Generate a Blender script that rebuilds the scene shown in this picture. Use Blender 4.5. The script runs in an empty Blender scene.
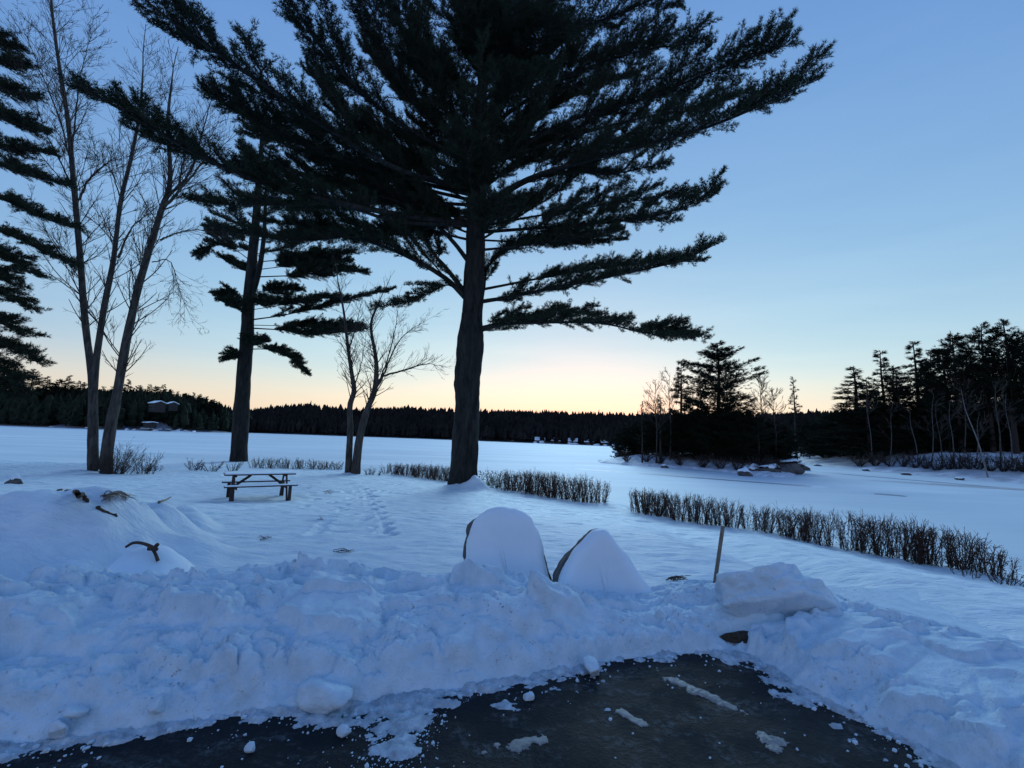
import bpy, math, random
import numpy as np
from math import radians as RD
rng = np.random.default_rng(7)
random.seed(7)
S = bpy.context.scene
COL = S.collection

# ------------------------------------------------------------------ camera geometry
PITCH, ROLL, FPX, EYE = RD(6.9), RD(1.9), 440.0, 1.75
LAKE = -1.1
def ray(px, py):
    a, b = (px-512)/FPX, -(py-384)/FPX
    c, s = math.cos(ROLL), math.sin(ROLL)
    x, y = a*c-b*s, a*s+b*c
    return np.array([x, math.cos(PITCH)-y*math.sin(PITCH), math.sin(PITCH)+y*math.cos(PITCH)])
def gz(px, py, z):                       # where a sight line meets the level z
    r = ray(px, py); t = (z-EYE)/r[2]
    return np.array([r[0]*t, r[1]*t, z])
def gy(px, py, Y):                       # where it meets the upright plane at distance Y
    r = ray(px, py); t = Y/r[1]
    return np.array([r[0]*t, Y, EYE+r[2]*t])
def gpt(px, py):                         # where it meets the lawn
    r = ray(px, py); t = 1.0015**np.arange(2800); P = r*t[:, None]
    k = int(np.argmax(EYE+P[:, 2] <= lawn_z(P[:, 0], P[:, 1]))); p = P[k]
    return np.array([p[0], p[1], EYE+p[2]])

# ------------------------------------------------------------------ noise
def _h(ix, iy, seed):
    n = (ix.astype(np.int64)*374761393 + iy.astype(np.int64)*668265263 + seed*974634777) & 0xffffffff
    n = ((n ^ (n >> 13))*1274126177) & 0xffffffff
    n = ((n ^ (n >> 16))*2246822519) & 0xffffffff
    return ((n ^ (n >> 15)) & 0xffffff)/float(0x1000000)
def vnoise(x, y, seed=0):
    ix, iy = np.floor(x), np.floor(y); fx, fy = x-ix, y-iy
    u, v = fx*fx*fx*(fx*(fx*6-15)+10), fy*fy*fy*(fy*(fy*6-15)+10)
    a, b, c, d = _h(ix, iy, seed), _h(ix+1, iy, seed), _h(ix, iy+1, seed), _h(ix+1, iy+1, seed)
    return (a*(1-u)+b*u)*(1-v)+(c*(1-u)+d*u)*v*1.0
def fbm(x, y, seed=0, o=4, g=.5):
    s = 0; a = 1; t = 0
    for k in range(o):
        s = s+a*(vnoise(x*2**k+k*13.7, y*2**k-k*7.1, seed+k)-.5); t += a; a *= g
    return s/t*2
def worley(x, y, seed=0):
    ix, iy = np.floor(x), np.floor(y)
    f1 = np.full(x.shape, 9.); f2 = np.full(x.shape, 9.); cid = np.zeros(x.shape); dxx = np.zeros(x.shape); dyy = np.zeros(x.shape)
    for i in (-1, 0, 1):
        for j in (-1, 0, 1):
            jx, jy = ix+i, iy+j
            dx, dy = jx+_h(jx, jy, seed)-x, jy+_h(jx, jy, seed+1)-y
            d = np.sqrt(dx*dx+dy*dy); n = d < f1
            f2 = np.where(n, f1, np.minimum(f2, d)); cid = np.where(n, _h(jx, jy, seed+2), cid)
            dxx = np.where(n, dx, dxx); dyy = np.where(n, dy, dyy); f1 = np.where(n, d, f1)
    return f1, f2, cid, dxx, dyy
def sm(t): t = np.clip(t, 0, 1); return t*t*(3-2*t)

# ------------------------------------------------------------------ mesh building
def build(name, V, F, mats, parent=None, smooth=True):
    """V Nx3; F a list of integer arrays (each Mx3 or Mx4)"""
    me = bpy.data.meshes.new(name)
    V = np.asarray(V, np.float32); F = [np.asarray(f, np.int32) for f in F if len(f)]
    me.vertices.add(len(V)); me.vertices.foreach_set('co', V.ravel())
    loops = np.concatenate([f.ravel() for f in F]); tot = np.concatenate([np.full(len(f), f.shape[1], np.int32) for f in F])
    st = np.concatenate([[0], np.cumsum(tot)[:-1]]).astype(np.int32)
    me.loops.add(len(loops)); me.loops.foreach_set('vertex_index', loops)
    me.polygons.add(len(tot)); me.polygons.foreach_set('loop_start', st); me.polygons.foreach_set('loop_total', tot)
    me.polygons.foreach_set('use_smooth', np.full(len(tot), smooth))
    me.update(calc_edges=True); me.validate()
    me.materials.append(mats)
    o = bpy.data.objects.new(name, me); COL.objects.link(o)
    if parent is not None: o.parent = parent
    return o
class MB:
    def __init__(s): s.v = []; s.f = []; s.n = 0
    def add(s, V, *F):
        V = np.asarray(V, float)
        for f in F:
            if len(f): s.f.append(np.asarray(f, int)+s.n)
        s.v.append(V); s.n += len(V)
    def build(s, name, mat, parent=None, smooth=True, off=(0, 0, 0)):
        return build(name, np.concatenate(s.v)-np.array(off), s.f, mat, parent, smooth)
    def tube(s, P, R, sides=8, wob=0, cap=True, seed=0):
        P = np.asarray(P, float); R = np.asarray(R, float)*np.ones(len(P)); n = len(P)
        T = np.gradient(P, axis=0); T /= np.linalg.norm(T, axis=1)[:, None]+1e-9
        ref = np.array([0.13, 1, .05]) if abs(T[n//2][1]) < .8 else np.array([1, .1, .05])
        A = np.cross(T, ref); A /= np.linalg.norm(A, axis=1)[:, None]; B = np.cross(T, A)
        an = np.arange(sides)/sides*2*math.pi
        rr = R[:, None]*np.ones(sides)
        if wob:
            L = np.concatenate([[0], np.cumsum(np.linalg.norm(np.diff(P, axis=0), axis=1))])
            g = fbm(L[:, None]*1.3+seed*9.1+np.zeros(sides), np.cos(an)[None]*1.3+np.sin(an)[None]*2.1+np.zeros((n, 1)), 31+seed, 3)
            rr = rr*(1+wob*g)
        V = P[:, None]+rr[..., None]*(np.cos(an)[None, :, None]*A[:, None]+np.sin(an)[None, :, None]*B[:, None])
        V = V.reshape(-1, 3)
        i = np.arange(n-1)[:, None]*sides; j = np.arange(sides)[None]; k = (j+1) % sides
        q = np.stack([i+j, i+k, i+sides+k, i+sides+j], -1).reshape(-1, 4)
        if cap:
            V = np.concatenate([V, P[:1], P[-1:]]); b = n*sides; jj = np.arange(sides); kk = (jj+1) % sides
            c1 = np.stack([np.full(sides, b), kk, jj], 1); c2 = np.stack([np.full(sides, b+1), jj+(n-1)*sides, kk+(n-1)*sides], 1)
            s.add(V, q, c1, c2)
        else: s.add(V, q)
    def box(s, c, d, M=None, bev=0.0):
        x, y, z = np.array(d)/2.
        if bev > 0:
            b = bev; pts = []
            for sz in (-1, 1):
                for (ix, iy) in ((0, b), (b, 0)): pass
            ring = [(-x+b, -y), (x-b, -y), (x, -y+b), (x, y-b), (x-b, y), (-x+b, y), (-x, y-b), (-x, -y+b)]
            V = [(p[0]*(1-b/x*.5) if abs(zz) == z else p[0], p[1]*(1-b/y*.5) if abs(zz) == z else p[1], zz) for zz in (-z, -z+b*.5, z-b*.5, z) for p in ring]
            q = [(r*8+i, r*8+(i+1) % 8, r*8+8+(i+1) % 8, r*8+8+i) for r in range(3) for i in range(8)]
            q += [(3, 2, 1, 0), (7, 4, 3, 0), (7, 6, 5, 4), (24, 25, 26, 27), (24, 27, 28, 31), (28, 29, 30, 31)]
        else:
            V = [(sx*x, sy*y, sz*z) for sz in (-1, 1) for sy in (-1, 1) for sx in (-1, 1)]
            q = [(0, 2, 3, 1), (4, 5, 7, 6), (0, 1, 5, 4), (2, 6, 7, 3), (0, 4, 6, 2), (1, 3, 7, 5)]
        V = np.array(V, float)
        if M is not None: V = V @ np.array(M).T
        s.add(V+np.array(c), q)
    def beam(s, a, b, w, h, up=(0, 0, 1)):
        a, b = np.array(a, float), np.array(b, float); t = b-a; L = np.linalg.norm(t); t /= L
        sd = np.cross(np.array(up, float), t)
        if np.linalg.norm(sd) < 1e-3: sd = np.cross((1, 0, 0), t)
        sd /= np.linalg.norm(sd); u = np.cross(t, sd)
        s.box((a+b)/2, (L, w, h), np.stack([t, sd, u], 1), min(w, h)*.12)
class Segs:
    """many thin straight pieces of wood, three-sided"""
    def __init__(s): s.a = []; s.b = []; s.ra = []; s.rb = []
    def add(s, a, b, ra, rb):
        a = np.atleast_2d(a); b = np.atleast_2d(b)
        s.a.append(a); s.b.append(b); s.ra.append(np.ones(len(a))*ra); s.rb.append(np.ones(len(a))*rb)
    def chain(s, P, r0, r1):
        P = np.asarray(P); n = len(P); r = np.linspace(r0, r1, n); s.add(P[:-1], P[1:], r[:-1], r[1:])
    def mesh(s, mb):
        if not s.a: return
        a = np.concatenate(s.a); b = np.concatenate(s.b); ra = np.concatenate(s.ra); rb = np.concatenate(s.rb)
        t = b-a; t /= np.linalg.norm(t, axis=1)[:, None]+1e-9
        ref = np.where(np.abs(t[:, 2:3]) < .9, np.array([[0, 0, 1.]]), np.array([[1., 0, 0]]))
        u = np.cross(t, ref); u /= np.linalg.norm(u, axis=1)[:, None]; w = np.cross(t, u); V = []
        for k in range(3):
            d = math.cos(k*2.0944)*u+math.sin(k*2.0944)*w; V.append(a+d*ra[:, None])
        for k in range(3):
            d = math.cos(k*2.0944)*u+math.sin(k*2.0944)*w; V.append(b+d*rb[:, None])
        n = len(a); V = np.stack(V, 1).reshape(-1, 3); i = np.arange(n)*6
        q = np.concatenate([np.stack([i+k, i+(k+1) % 3, i+3+(k+1) % 3, i+3+k], 1) for k in range(3)])
        mb.add(V, q)
class Tufts:
    """needle bundles: position, direction, length"""
    def __init__(s): s.p = []; s.d = []; s.l = []
    def add(s, p, d, l): s.p.append(p); s.d.append(d); s.l.append(np.ones(len(p))*l)
    def mesh(s, name, mat, parent, K=7, wid=.11, spread=.75, off=(0, 0, 0)):
        p = np.concatenate(s.p); d = np.concatenate(s.d); l = np.concatenate(s.l); n = len(p)
        p = np.repeat(p, K, 0); d = np.repeat(d, K, 0); l = np.repeat(l, K)*rng.uniform(.7, 1.15, n*K)
        r = rng.normal(size=(n*K, 3)); r /= np.linalg.norm(r, axis=1)[:, None]
        dd = d/np.linalg.norm(d, axis=1)[:, None]+r*spread; dd /= np.linalg.norm(dd, axis=1)[:, None]
        w = np.cross(dd, rng.normal(size=(n*K, 3))); w /= np.linalg.norm(w, axis=1)[:, None]
        w *= (l*wid*.5)[:, None]
        tip = p+dd*l[:, None]; mid = p+dd*(l*.15)[:, None]
        V = np.stack([mid-w, mid+w, tip], 1).reshape(-1, 3)-np.array(off); f = np.arange(n*K*3).reshape(-1, 3)
        return build(name, V, [f], mat, parent, smooth=False)
def grid(x0, x1, y0, y1, st, fn, keep=None):
    xs = np.arange(x0, x1+st, st); ys = np.arange(y0, y1+st, st); X, Y = np.meshgrid(xs, ys); Z = fn(X, Y)
    nx = len(xs); i = (np.arange(len(ys)-1)[:, None]*nx+np.arange(nx-1)[None]); q = np.stack([i, i+1, i+nx+1, i+nx], -1).reshape(-1, 4)
    V = np.stack([X, Y, Z], -1).reshape(-1, 3)
    if keep is not None:
        m = keep(X, Y, Z).ravel(); q = q[m[q].any(1)]
        us = np.unique(q); mp = np.zeros(len(V), int); mp[us] = np.arange(len(us)); V = V[us]; q = mp[q]
    return V, q
def spline(P, n=30):
    P = np.asarray(P, float); Q = np.concatenate([[2*P[0]-P[1]], P, [2*P[-1]-P[-2]]]); m = len(P)-1
    t = np.linspace(0, m-1e-6, n); i = t.astype(int); f = (t-i)[:, None]; a, b, c, d = Q[i], Q[i+1], Q[i+2], Q[i+3]
    return .5*((2*b)+(-a+c)*f+(2*a-5*b+4*c-d)*f**2+(-a+3*b-3*c+d)*f**3)
def unit(v): v = np.asarray(v, float); return v/(np.linalg.norm(v)+1e-12)

# ------------------------------------------------------------------ tagging
def tag(o, label=None, cat=None, group=None, kind=None):
    if label: o['label'] = label
    if cat: o['category'] = cat
    if group: o['group'] = group
    if kind: o['kind'] = kind
    return o
def empty(name, loc, label=None, cat=None, group=None, rz=0):
    o = bpy.data.objects.new(name, None); COL.objects.link(o); o.location = [float(v) for v in loc]; o.rotation_euler = (0, 0, rz)
    return tag(o, label, cat, group)
def copy_tree(root, loc, sc, rz, label=None, group=None, cat=None):
    r = root.copy(); COL.objects.link(r); r.location = [float(v) for v in loc]; r.scale = sc; r.rotation_euler = (root.rotation_euler[0], root.rotation_euler[1], rz)
    tag(r, label, cat, group)
    for ch in root.children:
        c = ch.copy(); COL.objects.link(c); c.parent = r
    return r

# ------------------------------------------------------------------ materials
def mat(name):
    m = bpy.data.materials.new(name); m.use_nodes = True; nt = m.node_tree
    return m, nt, nt.nodes['Principled BSDF']
def N(nt, t, **kw):
    n = nt.nodes.new(t)
    for k, v in kw.items():
        if k in n.inputs: n.inputs[k].default_value = v
        else: setattr(n, k, v)
    return n
def noise(nt, scale, detail=4, rough=.55, scl=(1, 1, 1), obj=False):
    tc = N(nt, 'ShaderNodeTexCoord') if obj else N(nt, 'ShaderNodeNewGeometry'); mp = N(nt, 'ShaderNodeMapping'); mp.inputs['Scale'].default_value = scl
    nt.links.new(tc.outputs['Object' if obj else 'Position'], mp.inputs[0]); n = N(nt, 'ShaderNodeTexNoise', Scale=scale, Detail=detail, Roughness=rough)
    nt.links.new(mp.outputs[0], n.inputs['Vector']); return n
def ramp(nt, src, stops):
    r = N(nt, 'ShaderNodeValToRGB'); el = r.color_ramp.elements
    while len(el) < len(stops): el.new(.5)
    for e, (p, c) in zip(el, stops): e.position = p; e.color = (*c, 1) if len(c) == 3 else c
    nt.links.new(src, r.inputs[0]); return r
def bump(nt, b, srcs):
    prev = None
    for src, st, di in srcs:
        bp = N(nt, 'ShaderNodeBump', Strength=st, Distance=di); nt.links.new(src, bp.inputs['Height'])
        if prev: nt.links.new(prev.outputs[0], bp.inputs['Normal'])
        prev = bp
    nt.links.new(prev.outputs[0], b.inputs['Normal'])
def g3(v): return (v, v, v)
def snow_mat(name, c0=(.64, .75, .82), c1=(.76, .86, .92), dirt=0., scl=(1, 1, 1), b1=.5, b2=.4, coarse=3., fine=40.):
    m, nt, b = mat(name); n1 = noise(nt, coarse, 6, .6, scl); n2 = noise(nt, fine, 3, .6, scl); r = ramp(nt, n1.outputs[0], [(.3, c0), (.7, c1)]); col = r.outputs[0]
    if dirt:
        n3 = noise(nt, 26, 6, .75); r3 = ramp(nt, n3.outputs[0], [(.64-dirt*.1, g3(0)), (.72-dirt*.1, g3(1))])
        n4 = noise(nt, 1.7, 4, .6); r4 = ramp(nt, n4.outputs[0], [(.45, g3(0)), (.66, g3(1))])
        mu = N(nt, 'ShaderNodeMath', operation='MULTIPLY'); nt.links.new(r3.outputs[0], mu.inputs[0]); nt.links.new(r4.outputs[0], mu.inputs[1])
        mx = N(nt, 'ShaderNodeMixRGB'); mx.inputs[2].default_value = (.16, .14, .11, 1); nt.links.new(mu.outputs[0], mx.inputs[0]); nt.links.new(col, mx.inputs[1]); col = mx.outputs[0]
    nt.links.new(col, b.inputs['Base Color']); b.inputs['Roughness'].default_value = .6
    b.inputs['Specular IOR Level'].default_value = .25
    bump(nt, b, [(n1.outputs[0], b1, .06), (n2.outputs[0], b2, .02)]); return m
def plain(name, c0, c1, scale=8, rough=.8, bst=.5, bd=.02, scl=(1, 1, 1), obj=False, spec=.3):
    m, nt, b = mat(name); n1 = noise(nt, scale, 6, .62, scl, obj); r = ramp(nt, n1.outputs[0], [(.3, c0), (.7, c1)]); nt.links.new(r.outputs[0], b.inputs['Base Color'])
    b.inputs['Roughness'].default_value = rough; b.inputs['Specular IOR Level'].default_value = spec
    if bst: bump(nt, b, [(n1.outputs[0], bst, bd)])
    return m
def bark_mat(name, c0, c1, k=6, snowy=.0):
    m, nt, b = mat(name); n1 = noise(nt, k, 8, .7, (1, 1, .22)); n2 = noise(nt, k*4, 4, .7, (1, 1, .3)); r = ramp(nt, n1.outputs[0], [(.35, c0), (.65, c1)])
    col = r.outputs[0]
    if snowy:
        n3 = noise(nt, 4.5, 5, .8); r3 = ramp(nt, n3.outputs[0], [(.70, g3(0)), (.72, g3(1))])
        mx = N(nt, 'ShaderNodeMixRGB'); mx.inputs[2].default_value = (.5, .53, .56, 1); mu = N(nt, 'ShaderNodeMath', operation='MULTIPLY'); mu.inputs[1].default_value = snowy
        nt.links.new(r3.outputs[0], mu.inputs[0]); nt.links.new(mu.outputs[0], mx.inputs[0]); nt.links.new(col, mx.inputs[1]); col = mx.outputs[0]
    nt.links.new(col, b.inputs['Base Color']); b.inputs['Roughness'].default_value = .9; b.inputs['Specular IOR Level'].default_value = .15
    bump(nt, b, [(n1.outputs[0], .9, .06), (n2.outputs[0], .6, .02)]); return m
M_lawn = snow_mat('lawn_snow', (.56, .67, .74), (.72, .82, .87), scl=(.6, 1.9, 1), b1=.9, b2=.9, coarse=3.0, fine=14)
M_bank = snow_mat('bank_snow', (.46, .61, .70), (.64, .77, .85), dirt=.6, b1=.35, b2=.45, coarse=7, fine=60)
M_mound = snow_mat('mound_snow', (.68, .79, .86), (.76, .86, .92), b1=.25, b2=.15, coarse=2, fine=30)
M_cap = snow_mat('cap_snow', (.68, .79, .86), (.76, .86, .92), b1=.2, b2=.1, coarse=2, fine=30)
M_slush = snow_mat('slush', (.26, .32, .37), (.60, .71, .78), dirt=.7, b1=.5, b2=.5, coarse=14, fine=80)
M_lake = snow_mat('lake_snow', (.46, .55, .61), (.66, .73, .77), scl=(.25, 1, 1), b1=.15, b2=0, coarse=.16, fine=3)
M_bark = bark_mat('pine_bark', (.009, .010, .010), (.040, .039, .036), 5, .6)
M_bark2 = bark_mat('bare_bark', (.026, .024, .022), (.10, .092, .082), 8, .4)
M_twig = plain('twig_bark', (.022, .016, .013), (.055, .040, .034), 14, .85, 0)
M_hedge = plain('hedge_twig', (.025, .014, .011), (.085, .045, .033), 9, .8, 0)
M_needle = plain('pine_needles', (.010, .020, .012), (.028, .044, .024), 3, .75, 0, spec=.2)
M_needle2 = plain('far_needles', (.009, .014, .009), (.024, .031, .020), .4, .85, 0, spec=.05)
M_rock = plain('rock', (.035, .034, .033), (.16, .155, .15), 5, .85, .8, .05)
M_wood = plain('weathered_wood', (.10, .08, .065), (.26, .21, .17), 12, .75, .5, .01, (1, 1, 1), True)
M_tbl = plain('table_wood', (.022, .016, .014), (.07, .048, .040), 10, .75, .4, .005, (1, 6, 6), True)
M_leaf = plain('shrub_leaf', (.06, .075, .035), (.14, .14, .08), 9, .7, 0)
M_birch = plain('birch_bark', (.10, .10, .095), (.26, .25, .24), 3, .8, .2, .01, (1, 1, 3))
M_birch2 = plain('pale_bark', (.05, .048, .045), (.13, .125, .12), 3, .8, 0)
M_wallc = plain('cabin_wall', (.025, .023, .022), (.05, .047, .044), 1.5, .8, 0)
M_glass = plain('dark_glass', (.01, .012, .016), (.02, .024, .03), 1, .15, 0)
M_forest = plain('forest_floor', (.03, .028, .025), (.10, .10, .10), .15, .9, 0)

def asphalt():
    m, nt, b = mat('wet_asphalt')
    n1 = noise(nt, 2.2, 6, .6); n2 = noise(nt, 90, 4, .6); n3 = noise(nt, 3.4, 9, .68, (1, 1.7, 1)); n5 = noise(nt, 22, 5, .7)
    r1 = ramp(nt, n1.outputs[0], [(.35, (.006, .008, .010)), (.65, (.016, .020, .023))])
    r3 = ramp(nt, n3.outputs[0], [(.49, g3(0)), (.62, g3(1))]); r5 = ramp(nt, n5.outputs[0], [(.45, g3(0)), (.62, g3(1))])
    mu = N(nt, 'ShaderNodeMath', operation='MULTIPLY'); nt.links.new(r3.outputs[0], mu.inputs[0]); nt.links.new(r5.outputs[0], mu.inputs[1])
    mu2 = N(nt, 'ShaderNodeMath', operation='MULTIPLY'); mu2.inputs[1].default_value = .8; nt.links.new(mu.outputs[0], mu2.inputs[0])
    mx = N(nt, 'ShaderNodeMixRGB'); mx.inputs[2].default_value = (.11, .125, .135, 1); nt.links.new(mu2.outputs[0], mx.inputs[0]); nt.links.new(r1.outputs[0], mx.inputs[1])
    nt.links.new(mx.outputs[0], b.inputs['Base Color'])
    rr = ramp(nt, n1.outputs[0], [(.4, g3(.40)), (.6, g3(.75))]); nt.links.new(rr.outputs[0], b.inputs['Roughness']); b.inputs['Specular IOR Level'].default_value = .13
    bump(nt, b, [(n5.outputs[0], .8, .025), (n2.outputs[0], .9, .008), (n3.outputs[0], .3, .02)]); return m
M_road = asphalt()

# ------------------------------------------------------------------ terrain
SHORE = np.array([(-60, 25), (-28.9, 26.2), (-19.4, 26.2), (-15, 28.2), (-10.9, 28.3), (-8.6, 27), (-5.8, 25.2), (-3.4, 23.9), (-.4, 21.6), (3.6, 17.9), (4.7, 15.9), (7.0, 14.1), (8.7, 11.2), (9.6, 10.0), (10.3, 9.1), (12, 6.5), (15, 2.5), (22, -8), (40, -25)], float)
def shore_y(x): return np.interp(x, SHORE[:, 0], SHORE[:, 1])
def shore_d(x, y):
    sl = (shore_y(x+.5)-shore_y(x-.5)); return (shore_y(x)-y)/np.sqrt(1+sl*sl)
FOOT = np.array([(-16, 1.6), (-8, 2.1), (-4, 2.4), (-2.63, 2.55), (-2.19, 2.64), (-1.62, 2.87), (-1, 2.97), (-.89, 3.01), (-.54, 3.15), (-.15, 3.29), (.43, 3.52), (.93, 3.75), (1.64, 3.91), (2.03, 3.85), (2.09, 3.42), (2.27, 3.09), (2.44, 2.78), (2.47, 2.66), (2.6, 2.2), (2.8, 1.2), (3.2, -6)], float)
CREST = np.array([(-16, 3.3, .55), (-8, 3.4, .52), (-4.5, 3.45, .46), (-3.79, 3.48, .45), (-3.26, 3.72, .45), (-2.64, 3.97, .45), (-1.24, 4.21, .45), (-.49, 4.1, .44), (.13, 4.1, .43), (.55, 4.2, .34), (.85, 4.22, .27), (1.25, 4.35, .22), (1.62, 4.4, .23), (2.0, 4.5, .30), (2.35, 4.5, .30), (2.75, 4.45, .34), (2.97, 4.02, .37), (3.2, 3.78, .37), (3.38, 3.5, .36), (3.56, 3.17, .37), (3.85, 2.5, .42), (4.1, 1.2, .42), (4.4, -6, .42)], float)
def pdist(X, Y, P):
    best = np.full(X.shape, 1e9); par = np.zeros(X.shape)
    for i in range(len(P)-1):
        a, b = P[i, :2], P[i+1, :2]; ab = b-a; t = np.clip(((X-a[0])*ab[0]+(Y-a[1])*ab[1])/(ab@ab), 0, 1)
        d = np.hypot(X-a[0]-t*ab[0], Y-a[1]-t*ab[1]); m = d < best; best = np.where(m, d, best); par = np.where(m, i+t, par)
    return best, par
def inside(X, Y, P):
    c = np.zeros(X.shape, bool); n = len(P)
    for i in range(n):
        x1, y1 = P[i, :2]; x2, y2 = P[(i+1) % n, :2]
        if y1 == y2: continue
        c ^= ((y1 > Y) != (y2 > Y)) & (X < (x2-x1)*(Y-y1)/(y2-y1)+x1)
    return c
def road_sd(X, Y):
    d, _ = pdist(X, Y, FOOT); return np.where(inside(X, Y, np.vstack([FOOT, [(-16, -6)]])), -d, d)

# soft heaps on the lawn at the left: x, y, rx, ry, angle, height
HEAPS = [(*gz(45, 545, .15)[:2], 1.9, 1.25, -.25, .78), (*gz(0, 500, .7)[:2], 2.2, 1.3, .2, .55), (*gz(140, 535, .0)[:2], 1.3, .62, -.5, .52), (*gz(185, 528, -.1)[:2], 1.0, .45, -.6, .30)]
def heap_z(X, Y):
    z = np.zeros(X.shape)
    for k, (cx, cy, rx, ry, an, h) in enumerate(HEAPS):
        dx, dy = X-cx, Y-cy; c, s = math.cos(an), math.sin(an); u, v = (dx*c+dy*s)/rx, (-dx*s+dy*c)/ry
        r = np.sqrt(u*u+v*v)*(1+.35*fbm(X*.8, Y*.8, 60+k, 3)); z = np.maximum(z, h*sm(1.15-r*.95)*(1+.22*fbm(X*2.2, Y*2.2, 70+k, 4)))
    f1, f2, c, dx, dy = worley(X*2.2+.2*fbm(X*3, Y*3, 5, 2), Y*3, 88)
    return z+sm(z/.3)*sm(.4+1.6*fbm(X*.9, Y*.9, 89, 2))*((c-.4)*.12+dy*.07)*sm((f2-f1)*4)
TRACKS = []
def lawn_z(X, Y):
    d = shore_d(X, Y); a = .03-.42*sm((Y-5)/11.); t = sm(1-d/8.); z = a*(1-t)-.58*t
    z = z+.03*fbm(X*.35, Y*.5, 3, 3)*sm((Y-5)/3)
    return np.where(d < 0, z-.85*sm(-d/1.6), z)
def lawn_full(X, Y):
    z = lawn_z(X, Y)+.034*fbm(X*1.3, Y*3.4, 9, 4, .6)+.02*fbm(X*4, Y*7, 12, 2)+heap_z(X, Y)
    for (x, y, r, h) in MOUNDS:
        q = np.hypot(X-x, Y-y)/r; z = z+h*sm(1-q)*(1+.15*fbm(X*4, Y*4, 5, 2))
    for k, (x, y) in enumerate(TRACKS):
        q = np.hypot((X-x)/.11, (Y-y)/.22); z = z-(.20 if k < 18 else .08)*sm(1.25-q)+.02*sm(1-np.abs(q-1.5)*2)
    return z
MOUNDS = []
pine_base = gpt(464, 487); pine2_base = gpt(239, 465); bare_base = gpt(97, 473); twin_base = gpt(352, 474); edge_base = np.array([-27.2, 20.2, -.5])
MOUNDS += [(pine_base[0]+.1, pine_base[1]-.55, 1.6, .2), (pine_base[0]+.62, pine_base[1]-.85, .75, .42), (pine2_base[0]+.3, pine2_base[1]-.8, 1.3, .38), (bare_base[0]-.6, bare_base[1]-.3, 1.1, .15), (twin_base[0], twin_base[1], .8, .1)]
for k in range(18):
    p = gpt(365+k*1.05+(k % 2)*7+random.uniform(-1, 1), 489+k*2.7); TRACKS.append((p[0], p[1]))
for k in range(14):
    p = gpt(356-k*3.2+random.uniform(-2, 2), 492+k*3.3); TRACKS.append((p[0], p[1]))
for k in range(22):
    p = gpt(random.uniform(300, 400), random.uniform(480, 520)); TRACKS.append((p[0], p[1]))
def bank_z(X, Y):
    dfo, _ = pdist(X, Y, FOOT); dcr, par = pdist(X, Y, CREST); Hc = np.interp(par, np.arange(len(CREST)), CREST[:, 2])
    out = ~inside(X, Y, np.vstack([FOOT, [(-16, -6)]])); front = inside(X, Y, np.vstack([CREST[:, :2], [(-16, -6)]]))
    t = dfo/(dfo+dcr+1e-6)
    Hc = Hc*(1+.10*fbm(X*1.1, Y*1.1, 21, 3))
    warp = .05*fbm(X*3, Y*3, 40, 3)
    f = np.where(front, .36*sm(t*4)+.64*sm(t*1.22), 0)
    back = sm(1.12-dcr/1.15)*.96+.04
    h = Hc*np.where(front, f, back)
    mid = np.where(front, sm(t*5), sm(1.2-dcr/.8))
    # slabs and clods thrown up by the plough
    Xw, Yw = X+.10*fbm(X*5, Y*5, 41, 3), Y+.10*fbm(X*5, Y*5, 42, 3)
    f1, f2, c, dx, dy = worley(Xw*1.9, Yw*2.9, 50); e = sm((f2-f1)*5)
    big = (c-.40)*.20*e+(dx*(c-.5)*1.5+dy*.45)*.15*e
    big = big*(1-.6*sm((X-2.5)/.5))
    f1b, f2b, cb, dxb, dyb = worley(Xw*5.2+3, Yw*6.5, 56); eb = sm((f2b-f1b)*4)
    med = ((cb-.35)*.085+.05*dyb+.05*dxb*(cb-.5))*eb
    f1d, f2d, cd_, dxd, dyd = worley(X*13, Y*14, 58); md = (cd_-.3)*.035*sm((f2d-f1d)*4)
    f1c, f2c, cc, _, _ = worley(X*30, Y*30, 59); sml = cc*sm((f2c-f1c)*3)*.014
    patch = np.clip(sm(.5+1.9*fbm(X*1.5, Y*1.9, 77, 3))+.6*sm((X-2.5)/.5), 0, 1); foot = np.where(front, sm(1-t*1.7), 0); rough = np.clip(foot*.9+(1-patch)*.8, 0, 1.2)
    topm = np.exp(-(dcr/.22)**2)
    h = h+mid*(big*(.55+.45*patch)*np.clip(Hc/.45, .25, 1)+med*(.25+.75*rough+.5*topm)*np.clip(Hc/.4, .6, 1)+md*rough+sml*rough)+.020*mid*fbm(X*4, Y*4, 80, 4)
    h = h-.14*np.exp(-(((X-1.98)/.20)**2+((Y-4.02)/.13)**2))
    h = np.where(out, h, -.08)
    h = h-.03*np.where(out, sm(1-dfo/.12), 0)
    return h
def ground_back(X, Y): return np.maximum(lawn_z(X, Y), .0)

V, q = grid(-36, 19, 1.6, 31, .058, lawn_full, lambda X, Y, Z: (road_sd(X, Y) > .25) & (shore_d(X, Y) > -2.2))
tag(build('snowy_ground', V, [q], M_lawn), kind='structure')
V, q = grid(-60, -36, -10, 31, 1.0, lawn_z); tag(build('snowy_field', V, [q], M_lawn), kind='structure')
V, q = grid(3.6, 45, -20, 1.6, .6, lawn_z); tag(build('snowy_field', V, [q], M_lawn), kind='structure')
V = np.array([(-30, -14, 0), (3.4, -14, 0), (3.4, 4.3, 0), (-30, 4.3, 0)]); tag(build('road', V, [np.array([(0, 1, 2, 3)])], M_road), kind='structure')
V = np.array([(-4000, -1000, LAKE), (4000, -1000, LAKE), (4000, 4000, LAKE), (-4000, 4000, LAKE)]); tag(build('frozen_lake', V, [np.array([(0, 1, 2, 3)])], M_lake), kind='structure')

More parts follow.
